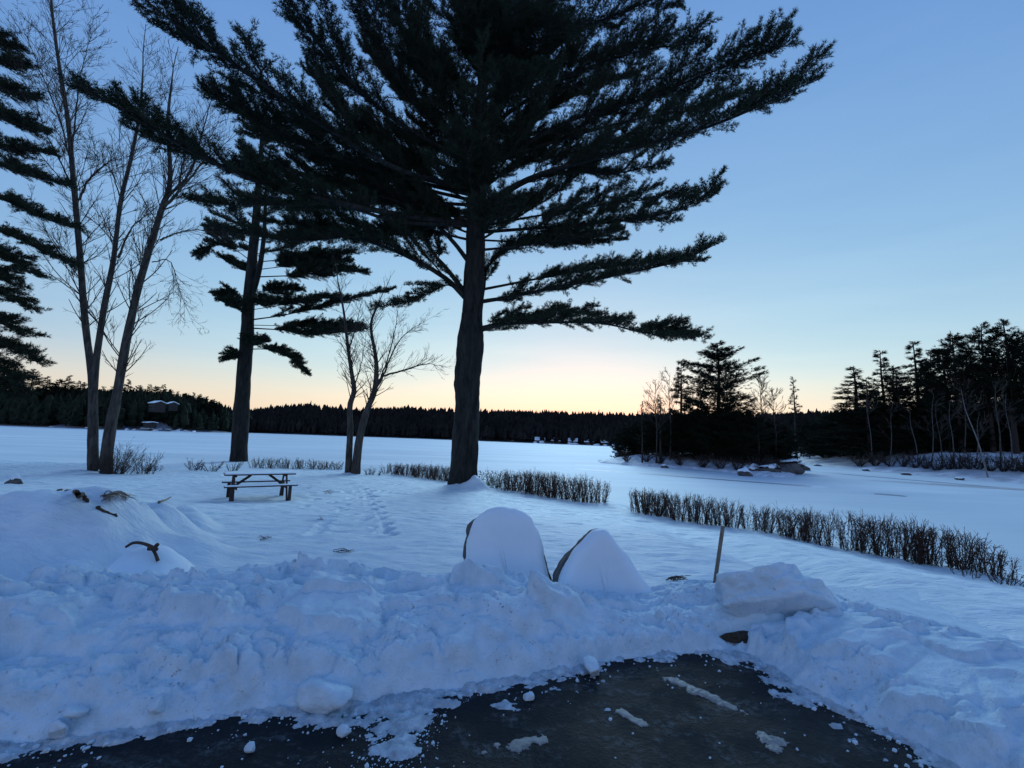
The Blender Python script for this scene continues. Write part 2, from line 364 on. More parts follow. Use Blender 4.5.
# ploughed banks (two heaps of the same roadside ridge)
kb = lambda X, Y, Z: (road_sd(X, Y) > -.02) & (Z > lawn_z(X, Y)-.03)
def bankfn(X, Y):
    h = bank_z(X, Y); return np.where(h > -.05, np.maximum(lawn_z(X, Y), 0)*0+h+.0, h)
V, q = grid(-9, 1.98, 1.9, 5.6, .0135, bankfn, kb)
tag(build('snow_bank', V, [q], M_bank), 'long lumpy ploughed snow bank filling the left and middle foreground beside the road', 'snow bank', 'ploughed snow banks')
V, q = grid(1.96, 5.6, .4, 5.8, .0135, bankfn, kb)
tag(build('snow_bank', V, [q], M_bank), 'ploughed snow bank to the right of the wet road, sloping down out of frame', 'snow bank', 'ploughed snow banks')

# ------------------------------------------------------------------ snow chunks
def rock_mesh(r, seed, sub=3, rough=.35, sharp=True):
    import bmesh
    bm = bmesh.new(); bmesh.ops.create_icosphere(bm, subdivisions=sub, radius=1.0)
    V = np.array([v.co[:] for v in bm.verts]); F = np.array([[v.index for v in f.verts] for f in bm.faces]); bm.free()
    rg = np.random.default_rng(seed); s = np.ones(len(V))
    for _ in range(9):                      # planar cuts give a broken, blocky look
        n = unit(rg.normal(size=3)); d = rg.uniform(.42, .85); k = V@n; s = np.minimum(s, np.where(k > 1e-3, d/np.maximum(k, 1e-3), 9))
    V = V*s[:, None]; n = fbm(V[:, 0]*2+seed, V[:, 1]*2+V[:, 2]*1.7, seed, 4); V = V*(1+rough*.35*n)[:, None]
    return V*np.array(r), F
def chunk(px, py, r, label, seed, z=0.0, name='snow_chunk', m=None, cat='snow chunk', group='snow chunks fallen on the road', rough=.35):
    p = gz(px, py, z); V, F = rock_mesh(r, seed, 4, rough)
    c, s = math.cos(seed), math.sin(seed); V = V@np.array([(c, s, 0), (-s, c, 0), (0, 0, 1)])
    o = build(name, V, [F], m or M_bank); o.location = (p[0], p[1], z+r[2]*.62); tag(o, label, cat, group); return o
chunk(528, 700, (.042, .035, .035), 'small rounded snow lump alone on the asphalt in front of the bank', 3)
chunk(592, 675, (.13, .085, .07), 'wedge shaped snow chunk where the middle of the bank meets the asphalt', 5)
chunk(326, 706, (.22, .13, .10), 'large snow slab at the foot of the left bank beside the slush', 9, .02)
chunk(60, 735, (.09, .06, .05), 'snow lump at the bank foot near the left edge of the frame', 12, .03)
chunk(75, 717, (.06, .05, .045), 'small snow ball resting low on the left bank face', 14, .10)
chunk(158, 708, (.08, .055, .05), 'oval snow lump low on the left bank above the black asphalt', 15, .08)
chunk(250, 752, (.035, .03, .03), 'small snow lump alone on dark asphalt at bottom left', 17)
chunk(705, 632, (.20, .12, .09), 'flat snow block just left of the slumped snow heap', 19, .08)
chunk(660, 622, (.12, .10, .08), 'snow block on the low middle stretch of bank left of the stake', 23, .14)
chunk(345, 735, (.05, .04, .035), 'snow crumb beside the slush at the foot of the left bank', 25)
# slumped heap of icy snow at the end of the right bank
V, F = rock_mesh((.60, .42, .40), 45, 6, .7)
f1, f2, c, _, _ = worley(V[:, 0]*6+9, V[:, 2]*7+V[:, 1]*5, 91); V *= (1+.10*(c-.5)*sm((f2-f1)*4)+.05*fbm(V[:, 0]*12, V[:, 2]*12+V[:, 1]*9, 92, 3))[:, None]
o = build('snow_heap', V, [F], M_bank); p = gz(775, 598, .38); o.location = (p[0]+.02, p[1]+.14, .27); o.rotation_euler = (0, .15, .2)
tag(o, 'big slumped heap of icy snow just right of the wooden stake', 'snow heap')
# earth showing under it
V, F = rock_mesh((.30, .10, .045), 51, 4, .6); o = build('soil_clod', V, [F], plain('soil', (.02, .016, .012), (.07, .055, .04), 30, .95, .8, .02)); p = gz(742, 640, .08); o.location = (p[0]+.05, p[1]+.02, .09)
tag(o, 'dark soil exposed under the slumped snow heap', 'soil')

# crumbs and slush on the road (uncountable)
mb = MB(); rg = np.random.default_rng(5); base = [rock_mesh((1, 1, .75), 100+k, 1, .5) for k in range(6)]
idx = rg.integers(3, len(FOOT)-3, 600)
for i in idx:
    a, b = FOOT[i], FOOT[i+1]; t = rg.random(); p = a+(b-a)*t; nrm = np.array([(b-a)[1], -(b-a)[0]]); nrm = nrm/np.linalg.norm(nrm)
    p = p+nrm*(rg.exponential(.06)-.05); r = .003+rg.exponential(.0075)
    V, F = base[rg.integers(6)]; mb.add(V*min(r, .022)+np.array([p[0], p[1], r*.3]), F)
for _ in range(600):
    c = gz(398, 735, 0); p = c[:2]+rg.normal(size=2)*np.array([.13, .28]); r = .003+rg.exponential(.0038)
    V, F = base[rg.integers(6)]; mb.add(V*min(r, .03)+np.array([p[0], p[1], r*.3]), F)
for _ in range(140):
    p = np.array([rg.uniform(-2.6, 2.4), rg.uniform(2.0, 3.7)]); r = .003+rg.exponential(.004)
    V, F = base[rg.integers(6)]; mb.add(V*min(r, .02)+np.array([p[0], p[1], r*.3]), F)
tag(mb.build('snow_crumbs', M_bank, smooth=False), 'loose snow crumbs scattered along the edge of the asphalt', 'snow crumbs', kind='stuff')
def slush(X, Y):
    sd = road_sd(X, Y); c = gz(400, 738, 0); lobe = np.exp(-(((X-c[0])/.22)**2+((Y-c[1])/.42)**2)); n = fbm(X*6, Y*9, 120, 5, .6); n2 = fbm(X*1.5, Y*1.5, 130, 2)
    s = np.exp(sd/.16)*.75+lobe*.9+n*1.0+n2*.35-.74
    return np.where(s > 0, np.minimum(.004+.05*s, .03)*(1+.5*fbm(X*40, Y*40, 133, 2)), -.01)
V, q = grid(-5, 3.2, 1.2, 4.0, .012, slush, lambda X, Y, Z: (Z > 0) & (road_sd(X, Y) < .06))
tag(build('slush', V, [q], M_slush), 'grey broken slush spread over the edge of the asphalt', 'slush', kind='stuff')
def blob_patch(name, px, py, rx, ry, an, z, m, seed, label=None, cat=None, kind=None, zz=.006, group=None, wob=.5):
    p = gz(px, py, z); a = np.linspace(0, 2*math.pi, 72, endpoint=False); rr = 1+wob*fbm(np.cos(a)*2+seed, np.sin(a)*2, seed, 4)
    c, s = math.cos(an), math.sin(an); x, y = np.cos(a)*rx*rr, np.sin(a)*ry*rr
    ring = np.stack([p[0]+x*c-y*s, p[1]+x*s+y*c, np.full(72, z+.002)], 1); inner = np.stack([p[0]+(x*c-y*s)*.7, p[1]+(x*s+y*c)*.7, np.full(72, z+zz)], 1)
    V = np.vstack([ring, inner, [[p[0], p[1], z+zz]]]); i = np.arange(72); j = (i+1) % 72
    o = build(name, V, [np.stack([i, j, j+72, i+72], 1), np.stack([i+72, j+72, np.full(72, 144)], 1)], m); tag(o, label, cat, group, kind); return o
M_icer = plain('road_ice', (.16, .165, .16), (.34, .34, .32), 9, .5, .4, .01)
def patch(px, py, rx, ry, an, seed, label, hh=.012):
    p = gz(px, py, 0); c, s_ = math.cos(an), math.sin(an)
    def fn(X, Y):
        u, v = (X*c+Y*s_)/rx, (-X*s_+Y*c)/ry; r = np.hypot(u, v); v_ = 1-r+1.1*fbm(X*14+seed, Y*14, seed, 5, .65); return np.where(v_ > 0, .003+np.minimum(hh*v_*1.5, hh)*(1+.5*fbm(X*60, Y*60, seed+5, 2)), -.01)
    R_ = max(rx, ry)*1.6; V, q = grid(-R_, R_, -R_, R_, .006, fn, lambda X, Y, Z: Z > 0); o = build('ice_patch', V, [q], M_icer); o.location = (p[0], p[1], 0); tag(o, label, 'ice patch', 'packed snow patches on the road')
patch(700, 693, .24, .05, -.85, 3, 'long narrow streak of packed grey snow on the asphalt'); patch(768, 741, .10, .07, -.3, 8, 'grey packed snow patch on the asphalt near the bottom edge'); patch(520, 745, .16, .05, .4, 13, 'thin broken snow patch in the middle of the asphalt', .006); patch(628, 716, .11, .035, -.7, 18, 'small broken snow patch below the middle of the bank', .006)

# ------------------------------------------------------------------ snow-covered stones behind the bank
def capped(name, px0, px1, pyb, pyt, Y, seed, label, edges, skirt):
    """upright stone slab plastered with snow on its face; dark rock shows along the edges"""
    pass
def stone(pxc, pyb, pyt, half, seed, label, outline, rock_off, skirt=0.):
    # outline: (px, py) points of the snow face, left foot over the top to the right foot, at distance Y
    b = gpt(pxc, pyb); Y = b[1]; e = empty('snow_covered_boulder', b, label, 'boulder', 'snow-covered boulders behind the bank')
    O = np.array([gy(px, py, Y) for px, py in outline])-b; O[:, 1] = 0; O = spline(O, 60); O[:, 0] += .030*fbm(O[:, 2]*4+seed, O[:, 0]*3, seed+20, 3); O[:, 2] += .035*fbm(O[:, 0]*5+seed, O[:, 2]*2, seed+21, 3)*(O[:, 2] > .1)
    lay = []; nl = 26
    for k in range(nl):                     # shells from the back of the stone to the bulging face
        t = k/(nl-1); y = .16-t*.34; s = math.sin(min(1, (t*1.0+.25))*math.pi/2)
        s = max(0, 1-((t-.45)/.55)**5)**.33 if t > .45 else (.80+.20*(t/.45))
        X = O[:, 0]*max(s, .04)+0; Z = O[:, 2]*(max(s, .04)**.7)
        lay.append(np.stack([X+.030*fbm(O[:, 0]*3+k*.12, O[:, 2]*3, seed, 3), y-(skirt*t*t+.10*t)*(1-O[:, 2]/O[:, 2].max())*max(s, .0)**2+.03*fbm(X*3, Z*3+7, seed+5, 3), Z+.04*fbm(X*3, Z*2+k*.13, seed+3, 3)], 1))
    V = np.concatenate(lay); i = (np.arange(nl-1)[:, None]*60+np.arange(59)[None]); q = np.stack([i, i+60, i+61, i+1], -1).reshape(-1, 4)
    c = lay[-1].mean(0); V = np.vstack([V, c]); l0 = (nl-1)*60; f = np.stack([np.arange(59)+l0, np.full(59, len(V)-1), np.arange(59)+l0+1], 1)
    build('snow_cover', V, [q, f], M_cap, e)
    lay = []
    for k in range(12):                     # the stone itself: a rough slab standing just behind the snow
        t = k/11; y = -.02+.34*t; sc = (1.0 if t < .6 else 1-(t-.6)*.8); nz = .5+.9*fbm(np.arange(60)*.21, np.full(60, seed*3.1)+t*.6, seed+9, 3)
        g = np.where(np.arange(60) < 30, rock_off[0], rock_off[1])*np.clip(nz, -.2, 1.2); side = np.where(np.arange(60) < 30, -1, 1)
        lay.append(np.stack([O[:, 0]*sc+side*g, np.full(60, y)+.02*fbm(O[:, 2]*5, O[:, 0]*5+t*4, seed+11, 2), O[:, 2]*sc*.93], 1))
    V = np.concatenate(lay); i = (np.arange(11)[:, None]*60+np.arange(59)[None]); q = np.stack([i, i+60, i+61, i+1], -1).reshape(-1, 4)
    V = np.vstack([V, lay[0].mean(0), lay[-1].mean(0)]); a_ = np.arange(59)
    build('rock', V, [q, np.stack([a_, a_+1, np.full(59, 720)], 1), np.stack([a_+660, a_+661, np.full(59, 721)], 1)], M_rock, e)
stone(510, 588, 508, 40, 5, 'tall blunt snow-covered boulder with dark rock showing on both edges', [(468, 596), (468, 560), (471, 527), (481, 515), (495, 509), (514, 507), (527, 514), (536, 529), (543, 552), (551, 578), (554, 598)],
      (.062, .045))
stone(604, 600, 527, 45, 8, 'rounded snow-covered boulder sloping away to the right beside the dark gap', [(553, 602), (560, 572), (571, 551), (585, 537), (597, 528), (606, 529), (616, 543), (629, 563), (646, 583), (662, 602)],
      (.05, .0), .25)

# ------------------------------------------------------------------ stake
a = gz(712, 603, .12); Yd = a[1]; t = gy(723, 526, Yd+.1)
mb = MB(); P = np.linspace(a-(t-a)*.25, t, 14); mb.tube(P, .021, 6, .12, True, 3)
tag(mb.build('wooden_stake', M_wood, off=a), 'leaning weathered wooden stake standing in the snow behind the bank', 'stake').location = a

# ------------------------------------------------------------------ picnic table
tb = gpt(258, 499); tz = lawn_full(np.array([tb[0]]), np.array([tb[1]]))[0]
T = empty('picnic_table', (tb[0], tb[1], tz), 'dark wooden picnic table with attached benches, standing alone in the snow', 'picnic table', rz=RD(35))
L = 1.86
mb = MB()
for k in range(5): mb.box((0, (k-2)*.148, .735), (L, .138, .036), None, .006)
mb.build('tabletop', M_tbl, T, False)
for s in (-1, 1):
    mb = MB()
    for k in (0, 1): mb.box((0, s*(.62+k*.125), .44), (L, .115, .036), None, .006)
    mb.build('bench', M_tbl, T, False)
for sx in (-1, 1):
    for sy in (-1, 1):
        mb = MB(); mb.beam((sx*.68, sy*.66, -.03), (sx*.68, sy*.27, .715), .09, .04, (1, 0, 0)); mb.build('leg', M_tbl, T, False)
        mb = MB(); mb.box((sx*.74, sy*.70, .19), (.09, .04, .46), None, .006); mb.build('bench_leg', M_tbl, T, False)
    mb = MB(); mb.box((sx*.635, 0, .395), (.04, 1.46, .09), None, .006); mb.box((sx*.635, 0, .70), (.04, .66, .07), None, .006); mb.build('cross_beam', M_tbl, T, False)
    mb = MB(); mb.beam((sx*.60, 0, .42), (sx*.24, 0, .70), .04, .07); mb.build('brace', M_tbl, T, False)
def snow_strip(x0, x1, y0, y1, z, h, seed, parent):
    V, q = grid(x0, x1, y0, y1, .02, lambda X, Y: z+h*sm(np.minimum(np.minimum(X-x0, x1-X), np.minimum(Y-y0, y1-Y))/.04+.05)*(1+.35*fbm(X*3, Y*5, seed, 3))); build('snow_layer', V, [q], M_cap, parent)
snow_strip(-L/2+.01, L/2-.01, -.36, .36, .752, .03, 4, T)
for s in (-1, 1): snow_strip(-L/2+.01, L/2-.01, s*.68-.115, s*.68+.115, .457, .02, 6+s, T)

# ------------------------------------------------------------------ pine limbs
UP = np.array([0, 0, 1.])
def limb(P, r0, wood, segs, tufts, t0=.25, W=1.1, nl=.12, sp=.13, step=.075, lift=.35, tip=.35, dens=1.0, woodtube=True, sec=0, secl=1.6):
    """one limb: smooth spine, side branchlets lying in a flat spray, needle bundles along each"""
    n = 26; C = spline(P, n); C = C+np.cumsum(rng.normal(size=(n, 3))*.012, 0)*np.linspace(0, 1, n)[:, None]
    seg = np.linalg.norm(np.diff(C, axis=0), axis=1); cl = np.concatenate([[0], np.cumsum(seg)]); Lg = cl[-1]
    R = r0*(1-np.linspace(0, 1, n)**.9*.92)
    if woodtube: wood.tube(C, R, 7 if r0 > .05 else 5, .1, False)
    else: segs.chain(C, r0, r0*.15)
    for j in range(sec):
        t = t0*.7+(.93-t0*.7)*(j+rng.random())/sec; i = min(int(t*(n-1)), n-2); T_ = unit(C[i+1]-C[i]); Sd = unit(np.cross(T_, UP))*(1 if j % 2 else -1); ph = rng.uniform(-.2, .9)*(.4+lift); an = rng.uniform(.45, .9)
        d = T_*math.cos(an)+(Sd*math.cos(ph)+UP*math.sin(ph))*math.sin(an); l = secl*rng.uniform(.6, 1.15)*(1.15-t*.75); p = C[i]
        limb([p, p+d*l*.5+UP*l*.02, p+unit(d+T_*.35+UP*lift*.4)*l], max(.012, R[i]*.4), wood, segs, tufts, .18, W*.62, nl, sp*1.05, step, lift, tip, dens, False)
    m = max(3, int((1-t0)*Lg/sp*dens))
    for k in range(m):
        t = t0+(1-t0)*(k+rng.random())/m; s = t*Lg; i = min(np.searchsorted(cl, s)-1, n-2); i = max(i, 0); f = (s-cl[i])/(seg[i]+1e-9)
        p = C[i]*(1-f)+C[i+1]*f; T_ = unit(C[i+1]-C[i]); Sd = unit(np.cross(T_, UP)); sg = 1 if rng.random() < .5 else -1
        u = (t-t0)/(1-t0); ln = W*(tip+(1-tip)*min(1, (1-u)*1.7))*min(1, .45+u*4)*rng.uniform(.55, 1.15)
        if rng.random() < .12: ln *= 1.3
        an = rng.uniform(.4, 1.05); ph = rng.uniform(-.75, 1.2)*(.72+lift); vs = math.sin(ph); ln *= 1-.35*abs(vs); d = unit(T_*math.cos(an)+(Sd*sg*math.cos(ph)+UP*vs)*math.sin(an)+UP*(lift*rng.uniform(.0, .9)))
        q = max(3, int(ln/step)); tt = (np.arange(q)+.5)/q; bow = rng.uniform(-.05, .16)
        B = p+d*(tt*ln)[:, None]+UP*(bow*ln*tt**2)[:, None]
        segs.add(p, p+d*ln*.5, .014, .009); segs.add(p+d*ln*.5, B[-1], .009, .005)
        # two rows of shoots on each branchlet
        sl = unit(np.cross(d, UP)); w = (.20*ln*(1-tt*.7)+.02)
        off = (rng.random(q)-.5)*2
        A = B+sl*(off*w)[:, None]+UP*(np.abs(rng.normal(size=q))*.05*nl/.12)[:, None]
        D = d*1.0+sl*off[:, None]*.6+UP*(lift*.9+rng.random(q)*.6)[:, None]+rng.normal(size=(q, 3))*.25
        segs.add(B, A+D*.02, .006, .004)
        tufts.add(A, D, nl)
        if q > 3:
            off2 = -off*rng.random(q); A2 = B+sl*(off2*w)[:, None]+UP*(rng.random(q)*.06*nl/.12)[:, None]; tufts.add(A2, d+sl*off2[:, None]*.5+UP*.4+rng.normal(size=(q, 3))*.3, nl)
    e = unit(C[-1]-C[-3]); tufts.add(C[-3:], np.tile(e+UP*.3, (3, 1)), nl*1.1)

def px_path(pts, b):      # (px, py, distance) -> local to the tree's base
    return np.array([gy(a, c, d) for a, c, d in pts])-b

# ---- the big white pine in the middle
b = pine_base.copy(); PY = b[1]
pine = empty('pine_tree', b, 'huge old white pine with sweeping limbs rising from the lawn in the middle', 'pine tree')
TC = np.array([gy(462, 495, PY), gy(464, 478, PY), gy(465, 450, PY), gy(467, 400, PY), gy(468, 375, PY), gy(470, 350, PY), gy(472, 320, PY), gy(474, 280, PY), gy(476, 230, PY), gy(478, 180, PY), gy(481, 110, PY), gy(484, 40, PY+.2), gy(487, -30, PY+.4), gy(489, -75, PY+.5)])-b
TR = np.array([17.5, 15.5, 14, 14, 13.6, 14.4, 11.8, 11, 10.5, 8.8, 6.5, 4.2, 1.6, .5])/440*PY*.92
n = 90; C = spline(TC, n); R = np.interp(np.linspace(0, 1, n), np.linspace(0, 1, len(TR)), TR)
R = R*(1+.05*np.array([math.sin(k*.55)*math.exp(-k/60) for k in range(n)]))
wood = MB(); wood.tube(C, R, 28, .16, True, 4)
for k in range(7):                       # root flare
    a = k/7*6.28+.3; wood.tube(spline([(C[2]+UP*.6+np.array([math.cos(a), math.sin(a), 0])*.45), (C[1]+np.array([math.cos(a), math.sin(a), 0])*.6+UP*.15), (np.array([math.cos(a)*1.0, math.sin(a)*.9, -.12]))], 8), np.linspace(.22, .08, 8), 8, .2, True, k)
wood.build('trunk', M_bark, pine)
def trunk_at(px, py): return (px, py, PY)
crown = Tufts(); segs = Segs()
LIMBS = [  # points, radius, start of foliage, branchlet length, lift
 ([(476, 332, PY), (500, 325, PY-.6), (540, 322, PY-1.2), (600, 322, PY-1.9), (650, 332, PY-2.3), (697, 334, PY-2.6)], .13, .12, .95, .05),
 ([(478, 302, PY), (510, 297, PY-.6), (560, 287, PY-1.3), (620, 275, PY-2), (680, 262, PY-2.6), (724, 243, PY-3)], .14, .18, 1.15, .18),
 ([(477, 328, PY), (520, 318, PY+.4), (580, 312, PY+.8), (622, 322, PY+1)], .07, .15, .95, .1),
 ([(640, 331, PY-2.2), (665, 330, PY-1.8), (690, 338, PY-1.6)], .03, .0, .9, .05),
 ([(479, 290, PY), (560, 275, PY+.8), (640, 264, PY+1), (705, 262, PY+1)], .09, .3, 1.15, .2),
 ([(480, 240, PY), (560, 243, PY+.4), (628, 240, PY+.8)], .07, .3, 1.1, .2),
 ([(480, 226, PY), (560, 212, PY+1), (640, 200, PY+1.4), (692, 196, PY+1.4)], .09, .35, 1.2, .28),
 ([(478, 330, PY), (484, 290, PY), (492, 262, PY+.6), (530, 240, PY+.8), (585, 243, PY+.6)], .11, .35, 1.1, .2),
 ([(480, 250, PY), (520, 246, PY-.5), (580, 237, PY-1.3), (620, 232, PY-1.8)], .09, .3, 1.0, .2),
 ([(480, 232, PY), (540, 228, PY-.8), (620, 222, PY-1.6), (680, 210, PY-2.4), (719, 191, PY-2.9)], .12, .25, 1.15, .3),
 ([(481, 212, PY), (520, 185, PY-.3), (560, 172, PY-.8), (620, 172, PY-1.4), (672, 160, PY-2)], .16, .4, 1.0, .3),
 ([(481, 205, PY), (530, 178, PY-1), (590, 160, PY-2.4), (650, 145, PY-3.8), (720, 124, PY-5.2), (770, 103, PY-6.2), (816, 84, PY-7)], .17, .38, 1.5, .55),
 ([(482, 170, PY), (560, 125, PY-1.8), (640, 100, PY-3.5), (720, 70, PY-5.2), (797, 44, PY-6.8)], .14, .35, 1.4, .5),
 ([(482, 165, PY), (560, 140, PY+.3), (640, 118, PY+.1), (700, 108, PY-1), (750, 90, PY-2)], .12, .35, 1.3, .5),
 ([(484, 130, PY), (560, 80, PY-1.5), (640, 50, PY-3), (712, 38, PY-4.5)], .13, .3, 1.4, .5),
 ([(485, 100, PY), (560, 40, PY-1.2), (640, 5, PY-2.5), (700, -20, PY-4)], .12, .3, 1.4, .5),
 ([(486, 70, PY), (540, 10, PY-1), (600, -40, PY-2), (640, -70, PY-3)], .10, .2, 1.2, .5),
 ([(485, 110, PY), (550, 70, PY+1), (620, 50, PY+1.5), (690, 30, PY+1)], .10, .2, 1.3, .4),
 # left side
 ([(468, 300, PY), (445, 278, PY-.4), (410, 258, PY-.8), (370, 243, PY-1.4), (320, 230, PY-2), (255, 221, PY-2.6)], .19, .35, 1.3, .3),
 ([(468, 296, PY), (448, 270, PY), (432, 250, PY+.3), (418, 215, PY+.6), (400, 180, PY+.6), (385, 150, PY)], .17, .45, 1.3, .4),
 ([(469, 262, PY), (450, 238, PY-.2), (425, 215, PY-.6), (390, 198, PY-1.2), (330, 185, PY-2), (270, 180, PY-2.6)], .16, .3, 1.4, .3),
 ([(468, 298, PY), (448, 285, PY-.3), (430, 292, PY-.6), (400, 303, PY-.9), (372, 306, PY-1.2)], .06, .2, .7, .05),
 ([(470, 225, PY), (400, 215, PY-2), (330, 200, PY-4), (270, 185, PY-5.4), (200, 155, PY-7), (140, 120, PY-8), (84, 88, PY-8.6)], .20, .52, 1.15, .25),
 ([(470, 225, PY), (400, 222, PY-2), (340, 205, PY-3.5), (280, 205, PY-5), (235, 205, PY-5.8), (190, 198, PY-6.3)], .13, .5, 1.0, .15),
 ([(472, 190, PY), (400, 170, PY-2.4), (330, 130, PY-4.6), (270, 90, PY-6.4), (210, 50, PY-8), (160, 15, PY-9.2), (125, -12, PY-9.8)], .18, .42, 1.15, .35),
 ([(472, 195, PY), (390, 175, PY-1.8), (320, 150, PY-3.4), (260, 125, PY-4.8), (215, 95, PY-5.8)], .14, .35, 1.5, .35),
 ([(473, 165, PY), (410, 130, PY-2.2), (360, 90, PY-4), (320, 45, PY-5.8), (290, 0, PY-7.4), (278, -25, PY-8)], .15, .4, 1.05, .4),
 ([(474, 150, PY), (420, 110, PY-1.8), (390, 60, PY-3.6), (372, 15, PY-5), (362, -20, PY-6)], .13, .35, 1.2, .4),
 ([(474, 140, PY), (430, 80, PY-1.5), (410, 30, PY-3), (400, -20, PY-4.5)], .12, .3, 1.3, .4),
 ([(472, 175, PY), (400, 150, PY+.5), (330, 130, PY), (280, 120, PY-1)], .12, .2, 1.5, .35),
 ([(471, 205, PY), (400, 200, PY-.2), (320, 180, PY-1), (250, 165, PY-2.2)], .12, .22, 1.5, .3),
 ([(471, 215, PY), (410, 232, PY-1), (350, 236, PY-2), (290, 240, PY-2.8), (215, 228, PY-3.6)], .10, .3, 1.2, .1),
 ([(470, 240, PY), (430, 232, PY+.8), (380, 228, PY+1.2), (340, 222, PY+1)], .09, .2, 1.2, .2),
 ([(471, 195, PY), (400, 160, PY+1), (340, 110, PY+.5), (310, 70, PY-.5)], .12, .25, 1.6, .4),
 ([(471, 215, PY), (420, 200, PY+1.6), (350, 205, PY+2.2), (290, 210, PY+1.8)], .12, .25, 1.6, .25),
 ([(472, 150, PY), (430, 120, PY+1.2), (390, 80, PY+1.6), (365, 40, PY+1.2)], .11, .2, 1.6, .4),
 ([(480, 150, PY), (530, 120, PY+1.2), (590, 90, PY+2), (650, 70, PY+2)], .11, .2, 1.6, .4),
 ([(482, 120, PY), (520, 60, PY-3), (560, 20, PY-5)], .11, .25, 1.5, .4),
 ([(480, 190, PY), (520, 165, PY+1), (580, 150, PY+1.5), (650, 130, PY+1.2)], .11, .25, 1.5, .3),
 ([(470, 200, PY), (380, 178, PY+.8), (300, 150, PY+1), (250, 130, PY)], .12, .25, 1.6, .3),
 ([(487, 40, PY+.2), (480, 10, PY-2.2), (470, -30, PY-4)], .09, .15, 1.4, .4), ([(487, 60, PY+.2), (500, 30, PY-2.4), (520, -10, PY-4.4)], .09, .15, 1.4, .4), ([(486, 90, PY), (480, 60, PY-2.6), (465, 10, PY-5)], .10, .15, 1.4, .4), ([(486, 80, PY), (495, 55, PY-2.8), (505, 20, PY-5)], .10, .15, 1.4, .4),
 # toward and away from the camera, filling the heart of the crown
 ([(475, 215, PY), (470, 180, PY-2), (460, 140, PY-4)], .12, .3, 1.3, .35),
 ([(475, 180, PY), (500, 130, PY-2), (520, 80, PY-4)], .12, .3, 1.4, .35),
 ([(476, 160, PY), (450, 100, PY-2.2), (430, 50, PY-4)], .12, .3, 1.4, .35),
 ([(476, 240, PY), (490, 225, PY-1.8), (510, 200, PY-3.4)], .08, .3, 1.0, .3),
 ([(476, 225, PY), (500, 215, PY+2), (530, 205, PY+4)], .10, .3, 1.3, .3),
 ([(476, 225, PY), (450, 215, PY+2), (420, 200, PY+4)], .10, .3, 1.3, .3),
 ([(478, 165, PY), (510, 150, PY+2), (560, 135, PY+3.5)], .10, .3, 1.4, .3),
 ([(478, 165, PY), (440, 150, PY+2), (390, 130, PY+3.5)], .10, .3, 1.4, .3),
]
for pts, r, t0, W, lift in LIMBS:
    w = MB(); limb(px_path(pts, b), r*.78, w, segs, crown, max(.08, t0-.06), W*1.12, .15, .074, .057, lift*.72+.04, sec=(12 if pts[-1][0] < 440 else 10) if lift > .24 else 8, secl=2.7 if lift > .24 else 1.8); w.build('branch', M_bark, pine)
def z_at(frac): return C[int(frac*(n-1))]
for k in range(26):                      # the upper crown
    f = .60+.38*k/26; p0 = z_at(f); a = k*2.4+rng.uniform(-.3, .3); Lr = (1-f)*10+2.0
    if math.cos(a) < -.3: Lr *= 1.1
    d = np.array([math.cos(a), math.sin(a), 0]); P = [p0, p0+d*Lr*.35+UP*Lr*.20, p0+d*Lr*.7+UP*Lr*.42, p0+d*Lr+UP*Lr*.72]
    w = MB(); limb(P, .045+.05*(1-f), w, segs, crown, .15, 1.3*min(1, Lr/4), .155, .085, .065, .45, sec=5, secl=Lr*.4); w.build('branch', M_bark, pine)
segm = MB(); segs.mesh(segm); segm.build('twigs', M_twig, pine, False)
crown.mesh('crown', M_needle, pine, K=8, wid=.125, spread=.85)
print('pine tufts', sum(len(x) for x in crown.p))

# ---- second pine beside the picnic table
b = pine2_base.copy(); PY = b[1]; s2 = PY/440
p2 = empty('pine_tree', b, 'tall white pine with layered limbs behind the picnic table, left of the huge pine', 'pine tree')
TC = px_path([(237, 470, PY), (239, 455, PY), (242, 400, PY), (246, 350, PY), (249, 300, PY), (252, 262, PY), (256, 220, PY), (259, 180, PY), (262, 140, PY), (264, 105, PY)], b); TR = np.array([8.4, 7.5, 6.8, 6.2, 5.6, 4.8, 3.9, 3.0, 2.0, .7])*s2
C2 = spline(TC, 60); R2 = np.interp(np.linspace(0, 1, 60), np.linspace(0, 1, len(TR)), TR); wood = MB(); wood.tube(C2, R2, 20, .12, True, 8)
wood.tube(spline(px_path([(250, 300, PY), (259, 270, PY), (264, 235, PY+.3), (266, 190, PY+.4), (270, 150, PY+.4)], b), 20), np.linspace(3.3, .8, 20)*s2, 10, .1, True, 3)
wood.build('trunk', M_bark, p2)
crown = Tufts(); segs = Segs()
